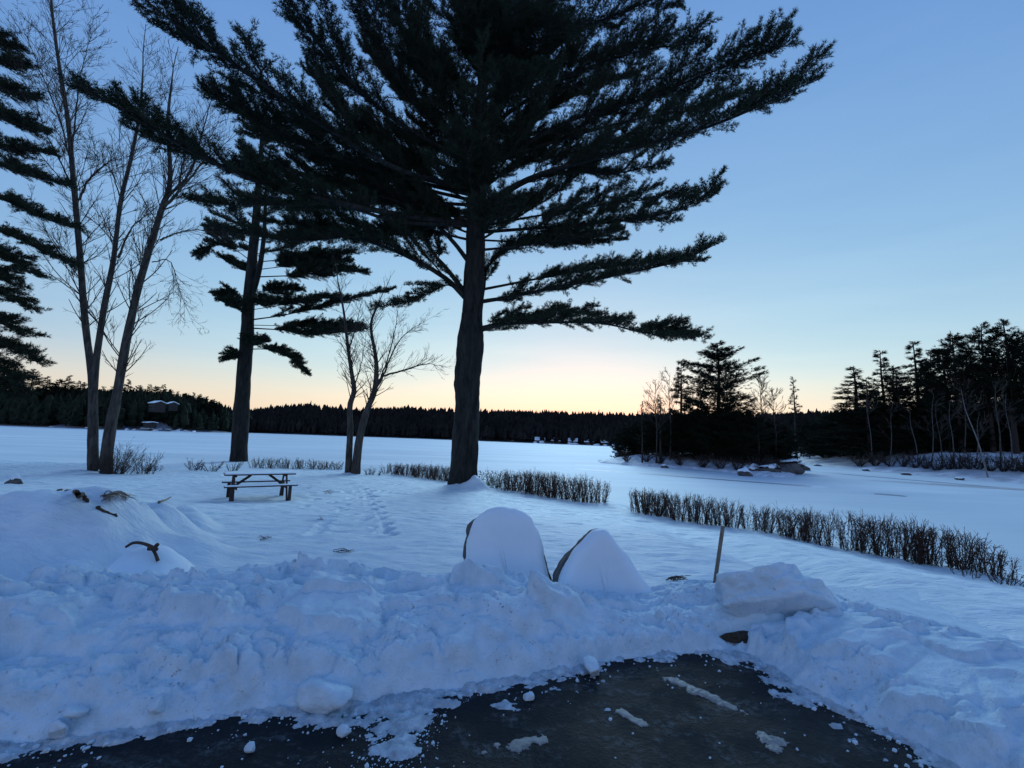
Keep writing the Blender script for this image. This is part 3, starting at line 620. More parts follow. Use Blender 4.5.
L2 = [([(249, 325, PY), (290, 326, PY+.5), (330, 327, PY+.9), (362, 325, PY+1)], .05, .35, 1.0, .15), ([(250, 310, PY), (290, 304, PY-.6), (340, 296, PY-1.2)], .05, .35, .8, .15), ([(254, 270, PY), (300, 265, PY+.8), (350, 262, PY+1.2)], .06, .25, 1.1, .25),
      ([(247, 349, PY), (270, 350, PY-.4), (290, 358, PY-.8), (305, 374, PY-1)], .07, .25, .9, .0),
 ([(249, 328, PY), (280, 330, PY-.4), (320, 334, PY-.8), (366, 330, PY-1)], .09, .3, 1.0, .12),
 ([(250, 320, PY), (290, 314, PY+.4), (345, 301, PY+.8), (395, 289, PY+1)], .09, .25, .7, .15),
 ([(252, 292, PY), (275, 290, PY), (301, 289, PY)], .05, .2, .7, .15),
 ([(254, 277, PY), (300, 275, PY-.6), (335, 270, PY-1), (364, 272, PY-1.2)], .08, .3, 1.1, .2),
 ([(256, 262, PY), (300, 258, PY-.4), (355, 252, PY-.8)], .07, .2, 1.1, .2),
 ([(248, 300, PY), (235, 297, PY-.3), (220, 299, PY-.5)], .05, .3, .6, .1),
 ([(246, 362, PY), (238, 358, PY-.3), (229, 359, PY-.5)], .04, .3, .5, .1),
 ([(252, 262, PY), (235, 250, PY-.4), (215, 246, PY-.6), (198, 258, PY-.8)], .06, .3, .8, .15),
 ([(249, 320, PY), (240, 310, PY-1), (226, 304, PY-1.5)], .05, .2, .7, .15),
 ([(254, 245, PY), (230, 235, PY-.4), (208, 233, PY-.6)], .05, .2, .9, .15),
 ([(246, 350, PY), (252, 344, PY-1.2), (262, 342, PY-2)], .04, .2, .7, .1),
 ([(252, 275, PY), (240, 268, PY+1), (225, 262, PY+1.6)], .05, .2, .8, .15),
 ([(258, 240, PY), (300, 236, PY), (340, 230, PY-.4)], .06, .2, 1.2, .25),
 ([(250, 300, PY), (262, 305, PY-1.2), (275, 303, PY-2)], .05, .2, .8, .1)]
for pts, r, t0, W, lift in L2:
    w = MB(); limb(px_path(pts, b), r*.8, w, segs, crown, t0, W*1.55, .175, .05, .056, lift+.06, sec=11, secl=2.1); w.build('branch', M_bark, p2)
for k in range(24):
    f = .58+.40*k/24; p0 = C2[int(f*59)]; a = k*2.4; Lr = (1-f)*7+1.4; d = np.array([math.cos(a), math.sin(a), 0])
    w = MB(); limb([p0, p0+d*Lr*.5+UP*Lr*.1, p0+d*Lr+UP*Lr*.3], .04, w, segs, crown, .15, 1.3, .16, .07, .065, .3); w.build('branch', M_bark, p2)
segm = MB(); segs.mesh(segm); segm.build('twigs', M_twig, p2, False); crown.mesh('crown', M_needle, p2, K=7, wid=.13)

# ---- conifer whose limbs reach in from the left edge
b = edge_base.copy(); PY = b[1]
p3 = empty('pine_tree', b, 'dark evergreen at the left edge of the frame with drooping layered limbs', 'pine tree')
C3 = spline([(0, 0, -.1), (.1, 0, 6), (0, .1, 12), (.1, 0, 18), (.15, 0, 23)], 50); wood = MB(); wood.tube(C3, np.linspace(.42, .04, 50), 16, .12, True, 2); wood.build('trunk', M_bark, p3)
crown = Tufts(); segs = Segs()
L3 = [([(-20, 340, PY), (0, 345, PY-1), (20, 352, PY-1.6), (36, 362, PY-2)], .05, .1, 1.1, 0), ([(-25, 312, PY), (0, 322, PY-1), (28, 337, PY-1.8)], .05, .15, .9, 0), ([(-25, 285, PY), (5, 296, PY-1), (28, 312, PY-1.6)], .05, .15, .9, 0),
 ([(-25, 240, PY), (5, 256, PY-1), (40, 281, PY-2)], .06, .2, .9, 0), ([(-25, 225, PY), (10, 234, PY-1), (45, 252, PY-1.8), (76, 268, PY-2.4)], .07, .25, .8, 0), ([(-25, 190, PY), (10, 202, PY-1), (45, 218, PY-2), (78, 228, PY-2.6)], .07, .25, .9, 0.05),
 ([(-25, 160, PY), (10, 168, PY-1), (40, 178, PY-1.8), (68, 184, PY-2.2)], .07, .2, 1.0, .1), ([(-25, 110, PY), (5, 120, PY-.8), (45, 132, PY-1.6)], .06, .1, 1.2, .2), ([(-25, 80, PY), (5, 88, PY-.8), (36, 100, PY-1.4)], .05, .1, 1.2, .2), ([(-25, 60, PY), (0, 62, PY-.6), (22, 66, PY-1)], .05, .1, 1.1, .3),
 ([(-25, 140, PY), (5, 148, PY-.8), (52, 156, PY-1.6)], .06, .15, 1.0, .1), ([(-25, 265, PY), (0, 275, PY-1), (18, 290, PY-1.6)], .05, .1, .9, 0), ([(-25, 40, PY), (0, 42, PY-.6), (12, 44, PY-1)], .04, .1, 1.0, .3),
 ([(-22, 355, PY), (0, 372, PY-1.4), (20, 385, PY-2.2)], .05, .1, 1.1, 0), ([(-22, 370, PY), (0, 392, PY-1.2), (8, 400, PY-1.6)], .05, .1, 1.1, 0)]
for pts, r, t0, W, lift in L3:
    w = MB(); limb(px_path(pts, b), r, w, segs, crown, t0, W*1.0, .15, .07, .058, lift+.05, sec=5, secl=1.5); w.build('branch', M_bark, p3)
for k in range(34):
    f = .2+.78*k/34; p0 = C3[int(f*49)]; a = math.pi*.62+(k*2.4) % (math.pi*.9); Lr = (1-f)*4+1.2; d = np.array([math.cos(a), math.sin(a), 0])
    w = MB(); limb([p0, p0+d*Lr*.5+UP*Lr*.02, p0+d*Lr-UP*Lr*.08], .04, w, segs, crown, .15, 1.1, .13, .12, .09, .1); w.build('branch', M_bark, p3)
segm = MB(); segs.mesh(segm); segm.build('twigs', M_twig, p3, False); crown.mesh('crown', M_needle, p3, K=7, wid=.13)

# ------------------------------------------------------------------ bare trees
def grow(segs, p, d, L, r, lvl, up=.12, kink=.16, fork=.5, minr=.004, ang=(.35, .8)):
    n = max(3, int(L/.35)); st = L/n; P = [p]; dd = unit(d)
    for k in range(n):
        dd = unit(dd+rng.normal(size=3)*kink*.45+UP*up*.25); P.append(P[-1]+dd*st)
    P = np.array(P); segs.chain(P, r, r*.45)
    if lvl <= 0: return
    m = int(2+L*1.6) if lvl > 1 else int(2+L*2.6)
    for k in range(m):
        t = rng.uniform(.18, 1.0); i = min(int(t*n), n-1); q = P[i]+(P[i+1]-P[i])*(t*n-i); T_ = unit(P[i+1]-P[i]); a = rng.uniform(*ang)
        s = unit(np.cross(T_, rng.normal(size=3))); nd = T_*math.cos(a)+s*math.sin(a); nl = L*rng.uniform(.28, .62)*(1.15-t*.6)
        if nl < .12: continue
        grow(segs, q, nd, nl, max(r*(1-.55*t)*rng.uniform(.4, .62), minr), lvl-1, up, kink, fork, minr, ang)
def bare_tree(name, b, stems, label, cat, extra, lvl=2, minr=.0065, twl=1.6, dens=1.3, group=None, tstart=.35, upb=.25, tm=None):
    e = empty(name, b, label, cat, group); wood = MB()
    sg = Segs()
    for pts, r0, r1 in stems:
        C = spline(px_path(pts, b), 40); R = np.linspace(1, 0, 40)**.8*(r0-r1)+r1; wood.tube(C, R, 12, .18, True, int(r0*1000) % 17)
        L = np.linalg.norm(np.diff(C, axis=0), axis=1).sum()
        for k in range(int(L*dens)):
            t = tstart+(1-tstart)*rng.random()**.8; i = min(int(t*39), 38); T_ = unit(C[i+1]-C[i]); s = unit(np.cross(T_, rng.normal(size=3))); a = rng.uniform(.4, 1.0)
            grow(sg, C[i], T_*math.cos(a)+s*math.sin(a)+UP*upb*.3, twl*rng.uniform(.5, 1.2)*(1.25-t*.5), min(.03, max(.008, R[i]*.2)), lvl, upb, minr=minr, kink=.12)
        grow(sg, C[-1], C[-1]-C[-2], twl, r1, lvl, upb, minr=minr)
    for pts, r0, r1 in extra:
        C = spline(px_path(pts, b), 24); C[1:-1] += rng.normal(size=(22, 3))*.012; R = np.linspace(r0*.5, r1*.35, 24); wood.tube(C, R, 7, .05, True, 3); grow(sg, C[-1], C[-1]-C[-3], twl*.8, r1*.35, lvl, upb, minr=minr, kink=.1); L = np.linalg.norm(np.diff(C, axis=0), axis=1).sum()
        for k in range(int(L*dens*1.5)):
            t = .2+.8*rng.random(); i = min(int(t*23), 22); T_ = unit(C[i+1]-C[i]); s = unit(np.cross(T_, rng.normal(size=3))); a = rng.uniform(.4, .9)
            grow(sg, C[i], T_*math.cos(a)+s*math.sin(a), twl*rng.uniform(.4, 1.)*(1.2-t*.6), min(.022, max(.008, R[i]*.3)), lvl, upb, minr=minr, kink=.12)
    wood.build('trunk', tm or M_bark2, e); mb = MB(); sg.mesh(mb); mb.build('twigs', M_twig, e, False); return e
b = bare_base; Y = b[1]; s = Y/440
bare_tree('bare_tree', b, [
  ([(93, 479, Y), (92, 460, Y), (92, 420, Y), (92, 380, Y), (85, 319, Y), (80, 256, Y), (74, 186, Y), (68, 120, Y), (60, 70, Y), (53, 20, Y), (50, -20, Y)], 4.1*s, .8*s),
  ([(95, 470, Y), (94, 430, Y), (95, 375, Y), (102, 319, Y), (113, 262, Y), (121, 200, Y), (131, 159, Y), (140, 110, Y), (143, 70, Y)], 3.6*s, .7*s),
  ([(106, 478, Y-.1), (107, 450, Y-.1), (112, 420, Y), (118, 389, Y), (130, 323, Y), (145, 264, Y), (161, 211, Y), (170, 180, Y), (168, 120, Y), (172, 80, Y)], 5.3*s, .8*s)],
  'leafless tree with three tall stems rising from one base near the left shore', 'bare tree', [
  ([(161, 211, Y), (178, 192, Y-.2), (205, 160, Y-.4), (232, 138, Y-.5)], 3.6*s, .6*s), ([(165, 200, Y), (190, 172, Y), (203, 130, Y), (214, 88, Y)], 3.2*s, .5*s), ([(178, 190, Y), (187, 150, Y), (205, 115, Y)], 2.2*s, .4*s),
  ([(80, 200, Y), (90, 178, Y), (108, 163, Y), (122, 158, Y)], 2.4*s, .5*s), ([(118, 258, Y), (132, 228, Y), (150, 212, Y)], 2.2*s, .5*s), ([(160, 240, Y), (185, 231, Y-.3), (213, 231, Y-.5)], 1.8*s, .5*s),
  ([(152, 262, Y), (170, 262, Y), (180, 292, Y), (185, 305, Y)], 1.2*s, .4*s), ([(82, 272, Y), (60, 250, Y), (42, 225, Y)], 1.4*s, .4*s), ([(78, 200, Y), (62, 165, Y), (45, 130, Y), (32, 90, Y)], 2.0*s, .4*s), ([(74, 180, Y), (60, 120, Y), (36, 60, Y), (20, 20, Y)], 1.8*s, .4*s),
  ([(72, 150, Y), (80, 80, Y), (92, 30, Y)], 1.8*s, .4*s), ([(121, 200, Y), (110, 170, Y), (88, 150, Y)], 1.4*s, .4*s), ([(116, 245, Y), (98, 225, Y), (80, 212, Y)], 1.2*s, .4*s)],
  lvl=3, twl=2.4, dens=4.2, minr=.0075)
b = twin_base; Y = b[1]; s = Y/440
bare_tree('bare_tree', b, [
  ([(348, 479, Y), (349, 455, Y), (350, 430, Y), (350, 405, Y), (354, 390, Y), (351, 368, Y), (348, 348, Y), (344, 313, Y), (338, 282, Y)], 3.6*s, .6*s),
  ([(355, 479, Y-.1), (357, 455, Y-.1), (361, 432, Y), (367, 410, Y), (375, 389, Y), (376, 360, Y), (371, 325, Y), (380, 300, Y)], 4.4*s, .6*s)],
  'small crooked twin-stemmed leafless tree between the two pines', 'bare tree', [
  ([(374, 392, Y), (383, 376, Y), (392, 354, Y), (404, 335, Y), (427, 320, Y)], 2.6*s, .4*s), ([(383, 376, Y), (408, 369, Y-.2), (425, 364, Y-.3), (443, 366, Y-.5)], 2.2*s, .4*s), ([(378, 384, Y), (388, 358, Y), (395, 330, Y), (398, 310, Y)], 1.9*s, .4*s),
  ([(349, 350, Y), (356, 325, Y), (362, 300, Y)], 1.4*s, .4*s), ([(353, 392, Y), (362, 360, Y), (366, 335, Y)], 1.3*s, .4*s)],
  lvl=3, twl=1.55, dens=5.5, minr=.007, tstart=.4)

# ------------------------------------------------------------------ shrubs and hedges
def stems(sg, c, n, h, spread, r=.009, lean=(0, 0), sub=2, rg=rng, hv=(.65, 1.1)):
    for k in range(n):
        a = rg.uniform(0, 6.28); q = rg.random()**.5; p = c+np.array([math.cos(a)*.12, math.sin(a)*.12, -.05]); d = unit([math.cos(a)*q*spread+lean[0], math.sin(a)*q*spread+lean[1], 1.0]); L = h*rg.uniform(*hv)
        m = 5; P = [p]
        for i in range(m): d = unit(d+rg.normal(size=3)*.10+UP*.03); P.append(P[-1]+d*L/m)
        P = np.array(P); sg.chain(P, r, r*.4)
        for i in range(1, m+1):
            for _ in range(sub):
                t = rg.random(); q0 = P[i-1]*(1-t)+P[i]*t; d2 = unit(d+rg.normal(size=3)*.45+UP*.2); l2 = L*rg.uniform(.10, .28); sg.add(q0, q0+d2*l2, r*.5, r*.3)
                e1 = q0+d2*l2*.6; sg.add(e1, e1+unit(d2+rg.normal(size=3)*.5)*l2*.6, r*.35, r*.25)
def hedge(pts, heights, label, gap=.17, width=.30, spread=.28, n=7, m=None, leaves=0, sub=2, r=.009, name='hedge', group='low bare hedges along the shore'):
    P = np.array([gpt(a, c) for a, c in pts]); b = P[0].copy(); e = empty(name, b, label, 'hedge', group); sg = Segs(); lt = Tufts(); sg2 = Segs()
    L = np.concatenate([[0], np.cumsum(np.linalg.norm(np.diff(P, axis=0), axis=1))]); Lt = L[-1]; cnt = int(Lt/gap)
    for k in range(cnt):
        s_ = (k+rng.random())/cnt*Lt; c = np.array([np.interp(s_, L, P[:, i]) for i in range(3)]); h = np.interp(s_, L, heights)*rng.uniform(.93, 1.05)
        c = c+np.array([rng.normal()*width*.4, abs(rng.normal())*width, 0]); c[2] = lawn_z(c[None, 0], c[None, 1])[0]; stems(sg, c-b, n, h, spread, r, sub=sub, hv=(.78, 1.03))
        if leaves:
            q = leaves; A = c-b+np.stack([rng.normal(size=q)*.18, rng.normal(size=q)*.18, rng.random(q)*h*.75], 1); lt.add(A, rng.normal(size=(q, 3)), .045)
    mb = MB(); sg.mesh(mb); mb.build('stems', m or M_hedge, e, False)
    if leaves: lt.mesh('leaves', M_leaf, e, K=3, wid=.6, spread=.9)
    return e
hedge([(862, 552), (900, 560), (940, 567), (975, 573), (1000, 579)], [.86, .84, .80, .74, .5], 'nearest stretch of bare hedge at the right edge, thick dark upright stems', .10, .20, .26, 9, leaves=10, r=.0085, sub=3)
hedge([(746, 529), (775, 534), (815, 543), (846, 550)], [.66, .72, .76, .76], 'middle right stretch of bare hedge behind the wooden stake', .12, .22, .30, 8, leaves=9, r=.0075, sub=3)
hedge([(636, 512), (660, 517), (700, 524), (741, 529)], [.72, .78, .78, .72], 'bare hedge stretch just left of the wooden stake top, dark even stems', .11, .22, .32, 9, r=.008, sub=3)
hedge([(505, 490), (540, 496), (575, 501), (602, 505)], [.80, .95, .95, .85], 'dense bare brown hedge just right of the huge pine', .12, .28, .42, 11)
hedge([(388, 474), (420, 478), (450, 482)], [.60, .75, .8], 'bare hedge behind the trunk and to the left of the huge pine', .14, .28, .45, 9)
hedge([(250, 468), (290, 469), (342, 470)], [.60, .65, .55], 'low bare hedge between the second pine and the small twin-stemmed tree', .17, .3, .6, 8)
def shrub(px, py, n, h, sp, label, m=None, r=.009, leaves=0, sub=3, w=.3):
    b = gpt(px, py); e = empty('shrub', b, label, 'shrub'); sg = Segs()
    for k in range(max(1, n//8)): stems(sg, np.array([rng.normal()*w, rng.normal()*w*.5, 0]), 8, h*rng.uniform(.7, 1.1), sp, r, sub=sub)
    mb = MB(); sg.mesh(mb); mb.build('stems', m or M_twig, e, False)
    if leaves:
        lt = Tufts(); lt.add(np.stack([rng.normal(size=leaves)*w*1.2, rng.normal(size=leaves)*w*.7, rng.random(leaves)*h*.9], 1), rng.normal(size=(leaves, 3)), .07); lt.mesh('leaves', M_leaf, e, K=3, wid=.5, spread=.9)
shrub(126, 474, 90, 1.35, .75, 'twiggy leafless shrub just right of the three-stemmed tree', r=.008, w=.45)
shrub(208, 471, 60, .6, .9, 'small sparse shrub between the three-stemmed tree and the second pine', w=.7)
shrub(154, 471, 24, .4, .9, 'tiny shrub tuft beside the twiggy shrub at the left shore', w=.3)
shrub(376, 475, 24, .45, .8, 'tiny shrub right of the small twin-stemmed tree', w=.25)
shrub(490, 488, 50, .85, .7, 'pale leafy shrub against the right side of the huge pine trunk', leaves=260, w=.4)
shrub(1010, 583, 24, .42, .9, 'sparse low twigs at the far right end of the hedge', w=.35, r=.006)

# ------------------------------------------------------------------ driftwood, logs, rocks, sticks on the lawn
def gfull(px, py):
    r = ray(px, py); t = 1.5*1.0015**np.arange(2600); P = r*t[:, None]
    k = int(np.argmax(EYE+P[:, 2] <= lawn_full(P[:, 0], P[:, 1]))); p = P[k]
    return np.array([p[0], p[1], EYE+p[2]])
def sticks(name, label, cat, chains, rad, m=None, group=None, lift=.03, arch=0):
    P0 = gfull(*chains[0][0]); mb = MB()
    for j, ch in enumerate(chains):
        P = np.array([gfull(*c) for c in ch])-P0; P[:, 2] += lift
        P = spline(P, 18); P[:, 2] += arch*np.sin(np.linspace(0, math.pi, 18)); P[1:-1] += rng.normal(size=(16, 3))*rad*.25
        mb.tube(P, rad*np.linspace(1, .55, 18)*rng.uniform(.8, 1.1), 7, .12, True, j+3)
    o = mb.build(name, m or M_wood); o.location = P0; tag(o, label, cat, group); return o
M_dark = plain('wet_wood', (.02, .014, .011), (.09, .055, .038), 16, .8, .6, .02)
def heaplet(px, py, rx, ry, h, label, seed):
    p = gpt(px, py); fn = lambda X, Y: -.04+(h+.04)*sm(1.1-np.sqrt((X/rx)**2+(Y/ry)**2)*(1+.25*fbm(X*2, Y*2, seed, 3)))*(1+.12*fbm(X*5, Y*5, seed+1, 3))
    V, q = grid(-rx*1.3, rx*1.3, -ry*1.3, ry*1.3, .04, fn, lambda X, Y, Z: Z > -.035); o = build('snow_mound', V, [q], M_mound); o.location = p; tag(o, label, 'snow mound', 'snow mounds at left'); return o, p
o, hp = heaplet(146, 577, .62, .5, .36, 'snow mound with dark driftwood sticking out of its top', 5)
mb = MB()
for ch, r in (([(126, 547), (133, 543), (141, 543), (150, 546), (157, 550)], .020), ([(150, 546), (155, 553), (158, 561)], .017), ([(158, 544), (154, 548), (149, 548)], .028), ([(141, 557), (134, 562), (129, 568)], .018)):
    P = np.array([gy(a, c, hp[1]-.18) for a, c in ch])-hp; mb.tube(spline(P, 16), r*np.linspace(.7, 1.1, 16), 8, .3, True, 4)
o = mb.build('driftwood', M_dark); o.location = hp; tag(o, 'curved dark driftwood branch poking out of the top of a snow mound', 'driftwood')
sticks('log', 'dark curved log half buried on the snow ridge left of the picnic table', 'log', [[(58, 491), (66, 491), (74, 493), (82, 497), (87, 503)]], .045, M_dark, lift=.015)
sticks('log', 'thin dark log lying below the curved log on the snow ridge', 'log', [[(97, 509), (106, 513), (117, 517)]], .028, M_dark, lift=.01)
def rockthing(px, py, r, seed, label, snow=True, zf=None, name='rock', grp=None):
    p = gfull(px, py) if zf is None else gz(px, py, zf); e = empty(name, p, label, 'rock', grp); V, F = rock_mesh(r, seed, 4, .5); V[:, 2] += r[2]*.3; build('stone', V, [F], M_rock, e)
    if snow:
        Vs = V*1.03; Vs[:, 2] = V[:, 2]*1.02+.05*r[2]; up = Vs[:, 2] > r[2]*(.55+.25*fbm(V[:, 0]/r[0]*2, V[:, 1]/r[1]*2, seed, 3)); f = F[up[F].all(1)]
        if len(f):
            us = np.unique(f); mp = np.zeros(len(V), int); mp[us] = np.arange(len(us)); Vs[:, 2] += r[2]*.18; build('snow_cap', Vs[us], [mp[f]], M_cap, e)
    return e
rockthing(15, 484, (.30, .22, .24), 71, 'dark boulder with a snow cap at the far left edge')
sticks('brush_pile', 'low pile of snowy branches left of the picnic table', 'brush pile', [[(98+rng.uniform(0, 12), 501+rng.uniform(-4, 3)), (112+rng.uniform(-4, 8), 500+rng.uniform(-3, 2)), (122+rng.uniform(0, 16), 500+rng.uniform(-6, 3))] for _ in range(16)], .008, lift=.03, arch=.05)
sticks('stick', 'single straight stick lying on the snow left of the picnic table', 'stick', [[(159, 504), (165, 501), (171, 498)]], .022)
def twigs(px, py, w, label, n=6, r=.0045):
    sticks('twig', label, 'twig', [[(px+rng.uniform(-w, 0), py+rng.uniform(-3, 2)), (px+rng.uniform(-2, 2), py+rng.uniform(-4, 1)), (px+rng.uniform(0, w), py+rng.uniform(-3, 2))] for _ in range(n)], r, M_twig, 'fallen twigs on the lawn', lift=.03)
twigs(265, 540, 8, 'fallen twigs on open snow below the picnic table'); twigs(345, 554, 12, 'fallen twigs on the snow just behind the bank'); twigs(329, 494, 6, 'dark twigs right of the picnic table', 6); twigs(678, 581, 14, 'dark twigs on the snow between the boulders and the stake', 8, .007); twigs(320, 520, 3, 'tiny twig speck halfway up the trodden lawn', 3)

# ------------------------------------------------------------------ island
isl = np.array([gz(*p, LAKE)[:2] for p in [(598, 463), (640, 466), (690, 469), (740, 474), (775, 478), (796, 477), (806, 469)]])
isl = np.vstack([isl, [(40, 60), (34, 68), (22, 68), (12, 62)]])
def isl_z(X, Y):
    d, _ = pdist(X, Y, np.vstack([isl, isl[:1]])); ins = inside(X, Y, isl); return LAKE-.15+np.where(ins, .30*sm(d/.6)+1.1*sm(d/7)*(1+.3*fbm(X*.5, Y*.5, 5, 3))+.15*np.abs(fbm(X*1.2, Y*1.2, 6, 3)), 0)
V, q = grid(8, 46, 38, 72, .3, isl_z, lambda X, Y, Z: Z > LAKE-.14); tag(build('island', V, [q], snow_mat('island_snow', (.35, .38, .42), (.80, .84, .90), scl=(1, 1, 1), coarse=1.2)), kind='structure')
def groundz(fn, x, y): return float(fn(np.array([x]), np.array([y]))[0])
rg = np.random.default_rng(11)
for k, (px, py, sx, lab) in enumerate([(790, 472, 1.3, 'large snow-capped rock at the right tip of the island'), (770, 473, .9, 'dark rock second from the right tip of the island'), (755, 472, .6, 'small dark rock on the island shore left of the bigger rocks'), (744, 474, .5, 'low dark rock on the island shore below the tall tree'), (622, 459, .9, 'dark rock at the left tip of the island'), (800, 468, .8, 'rock behind the right tip of the island'), (665, 466, .3, 'tiny dark rock on the ice in front of the island')]):
    p = gz(px, py+1, LAKE); rockthing(px, py+2, (sx*1.5, sx, sx*1.15), 200+k, lab, True, LAKE, grp='rocks on the island shore')

# ------------------------------------------------------------------ background tree prototypes
def conifer_proto(kind, seed, H=10., lo=.1, nl=.28, K=4, spread=.8, Wd=.2, sp=.35):
    global rng; keep = rng; rng = np.random.default_rng(seed)
    tr = MB(); C = spline([(0, 0, -.3), (.05, .03, H*.4), (-.05, .05, H*.75), (0, 0, H)], 18); tr.tube(C, np.linspace(H*.016, H*.002, 18), 6, .1, False)
    cr = Tufts(); sg = Segs(); n = int(H*(1-lo)*(10 if kind != 'thin' else 7))
    for k in range(n):
        f = lo+(1-lo)*(k+rng.random())/n; u = (f-lo)/(1-lo); a = rng.uniform(0, 6.28)
        prof = {'spruce': (1-u)*.95+.05, 'pine': (.45+.55*math.sin(min(1, u*1.5)*math.pi*.5+.2))*(1-u**2.2)*1.05+.08, 'thin': .6*(1-u)+.12, 'bush': math.sqrt(max(0, 1-u**2))+.05}[kind]
        L = max(.25, prof*H*Wd*rng.uniform(.55, 1.2)); p0 = np.array([0, 0, f*H]); d = np.array([math.cos(a), math.sin(a), 0])
        rise = {'spruce': .05, 'pine': .5, 'thin': .2, 'bush': .3}[kind]
        Q = spline([p0, p0+d*L*.5+UP*L*rise*.3, p0+d*L+UP*L*rise*rng.uniform(.4, 1.6)], 8); sg.chain(Q, H*.0035, H*.001)
        m = max(5, int(L/sp*7.5)); t = .15+.85*rng.random(m); P = p0+(Q[-1]-p0)*t[:, None]; sd = np.cross(d, UP); off = rng.normal(size=m)*.22*L*(1.1-t*.7)
        P = P+sd*off[:, None]+UP*((rng.normal(size=m)*.05+abs(off)*.12)*H/10)[:, None]; cr.add(P, d*.8+sd*off[:, None]*.6+UP*(.25 if kind != 'spruce' else .05)+rng.normal(size=(m, 3))*.2, nl)
    cr.add(np.array([[0, 0, H*.99], [0, 0, H*.96]]), np.array([[0, 0, 1.], [.2, 0, 1]]), nl)
    sg.mesh(tr); rng = keep
    return tr, cr
def make_proto(kind, seed, **kw):
    H = kw.get('H', 10.); tr, cr = conifer_proto(kind, seed, **kw); return H, tr, cr
PROTO = {}
def proto(key, kind, seed, nk=6, wid=.15, **kw):
    H, tr, cr = make_proto(kind, seed, **kw); e = empty('conifer_tree', (0, 0, 0)); tr.build('trunk', M_twig, e, False); cr.mesh('crown', M_needle2, e, K=nk, wid=wid, spread=.7)
    PROTO[key] = (H, e)
proto('spruce', 'spruce', 1, H=10., lo=.08, nl=.30, Wd=.26, sp=.30); proto('spruce_b', 'spruce', 2, H=10., lo=.12, nl=.30, Wd=.22, sp=.30)
proto('pine', 'pine', 3, H=12., lo=.22, nl=.30, Wd=.22, sp=.32); proto('pine_b', 'pine', 4, H=12., lo=.30, nl=.30, Wd=.18, sp=.32); proto('pine_full', 'pine', 5, H=12., lo=.25, nl=.32, Wd=.24, sp=.24)
proto('thin', 'thin', 6, H=10., lo=.3, nl=.28, Wd=.16, sp=.4); proto('bush', 'bush', 7, H=5., lo=.02, nl=.30, Wd=.5, sp=.26); proto('bush_b', 'bush', 8, H=5., lo=.02, nl=.30, Wd=.42, sp=.26)
used = {k: False for k in PROTO}
def put(key, p, h, wx=1., label='', group=None, cat='conifer', rz=None, name=None, tilt=0):
    H, e = PROTO[key]; s = h/H
    if not used[key]:
        used[key] = True; o = e; o.location = [float(v) for v in p]; o.scale = (s*wx, s*wx, s); tag(o, label, cat, group); o.rotation_euler = (0, tilt, rz if rz is not None else rng.uniform(0, 6))
    else:
        o = copy_tree(e, p, (s*wx, s*wx, s), rz if rz is not None else rng.uniform(0, 6), label, group, cat); o.rotation_euler[1] = tilt
        if group is None and 'group' in o: del o['group']
    if name: o.name = name
    return o
def put_px(key, px, pytop, Y, label, zfn, wx=1., group=None, cat='conifer', name=None, tilt=0):
    t = gy(px, pytop, Y); z = zfn(t[0], Y); return put(key, (t[0], Y, z-.15), t[2]-z+.15, wx, label, group, cat, None, name, tilt)
iz = lambda x, y: max(groundz(isl_z, x, y), LAKE)
put_px('pine_full', 717, 343, 52, 'tallest broad-crowned conifer in the middle of the snowy island', iz, 1.5)
put_px('spruce_b', 681, 361, 55, 'slender sparse conifer left of the tallest island tree', iz, 1.1)
put_px('spruce_b', 700, 376, 53, 'conifer close against the left side of the tallest island tree', iz, .9)
put_px('thin', 642, 402, 54, 'small thin conifer near the left tip of the island', iz, 1.0)
put_px('thin', 660, 396, 54, 'small conifer second from the left tip of the island', iz, 1.2)
for k in range(46):
    px = 622+165*(k+.5)/46+rg.uniform(-3, 3); Y = np.interp(px, [615, 680, 740, 790], [58, 53.5, 47, 45])+rg.uniform(.6, 8)
    top = np.interp(px, [615, 630, 650, 700, 745, 765, 782, 795], [436, 424, 418, 410, 410, 416, 428, 446])+rg.uniform(-3, 10); put_px(['bush', 'bush_b', 'spruce'][k % 3], px, top, Y, 'low dark evergreen crowded with others on the snowy island', iz, rg.uniform(.8, 1.15) if k % 3 < 2 else 1.3, 'low evergreens crowded on the island', 'evergreen', 'evergreen_shrub')
def far_bare(px, pyb, top, Y, label, zfn, lean=0, wood=None, n=26, twl=.28, spread=.9, r=.09, group=None, name='bare_tree'):
    t = gy(px+lean, top, Y); z = zfn(gy(px, pyb, Y)[0], Y); b = np.array([gy(px, pyb, Y)[0], Y, z-.1]); H = t[2]-z; e = empty(name, b, label, 'bare tree', group); tr = MB()
    C = spline([(0, 0, 0), ((t[0]-b[0])*.4+.1, 0, H*.4), ((t[0]-b[0])*.75-.1, .1, H*.75), (t[0]-b[0], 0, H)], 16); tr.tube(C, np.linspace(r, r*.15, 16), 6, .1, False); tr.build('trunk', wood or M_bark2, e)
    sg = Segs()
    for k in range(n):
        f = rng.uniform(.35, 1.); p = C[int(f*15)]; a = rng.uniform(0, 6.28); grow(sg, p, np.array([math.cos(a)*spread, math.sin(a)*spread, .9]), H*twl*(1.2-f*.7), r*.3, 2, .2, minr=.018)
    mb = MB(); sg.mesh(mb); mb.build('twigs', M_twig, e, False); return e
far_bare(656, 458, 382, 53, 'leafless tree near the left tip of the island', iz); far_bare(762, 462, 378, 50, 'leafless tree right of the tallest island tree', iz, n=34); far_bare(775, 462, 392, 49, 'short leafless tree near the right tip of the island', iz); far_bare(670, 458, 372, 54, 'leafless tree left of the slender island conifer', iz, n=20)
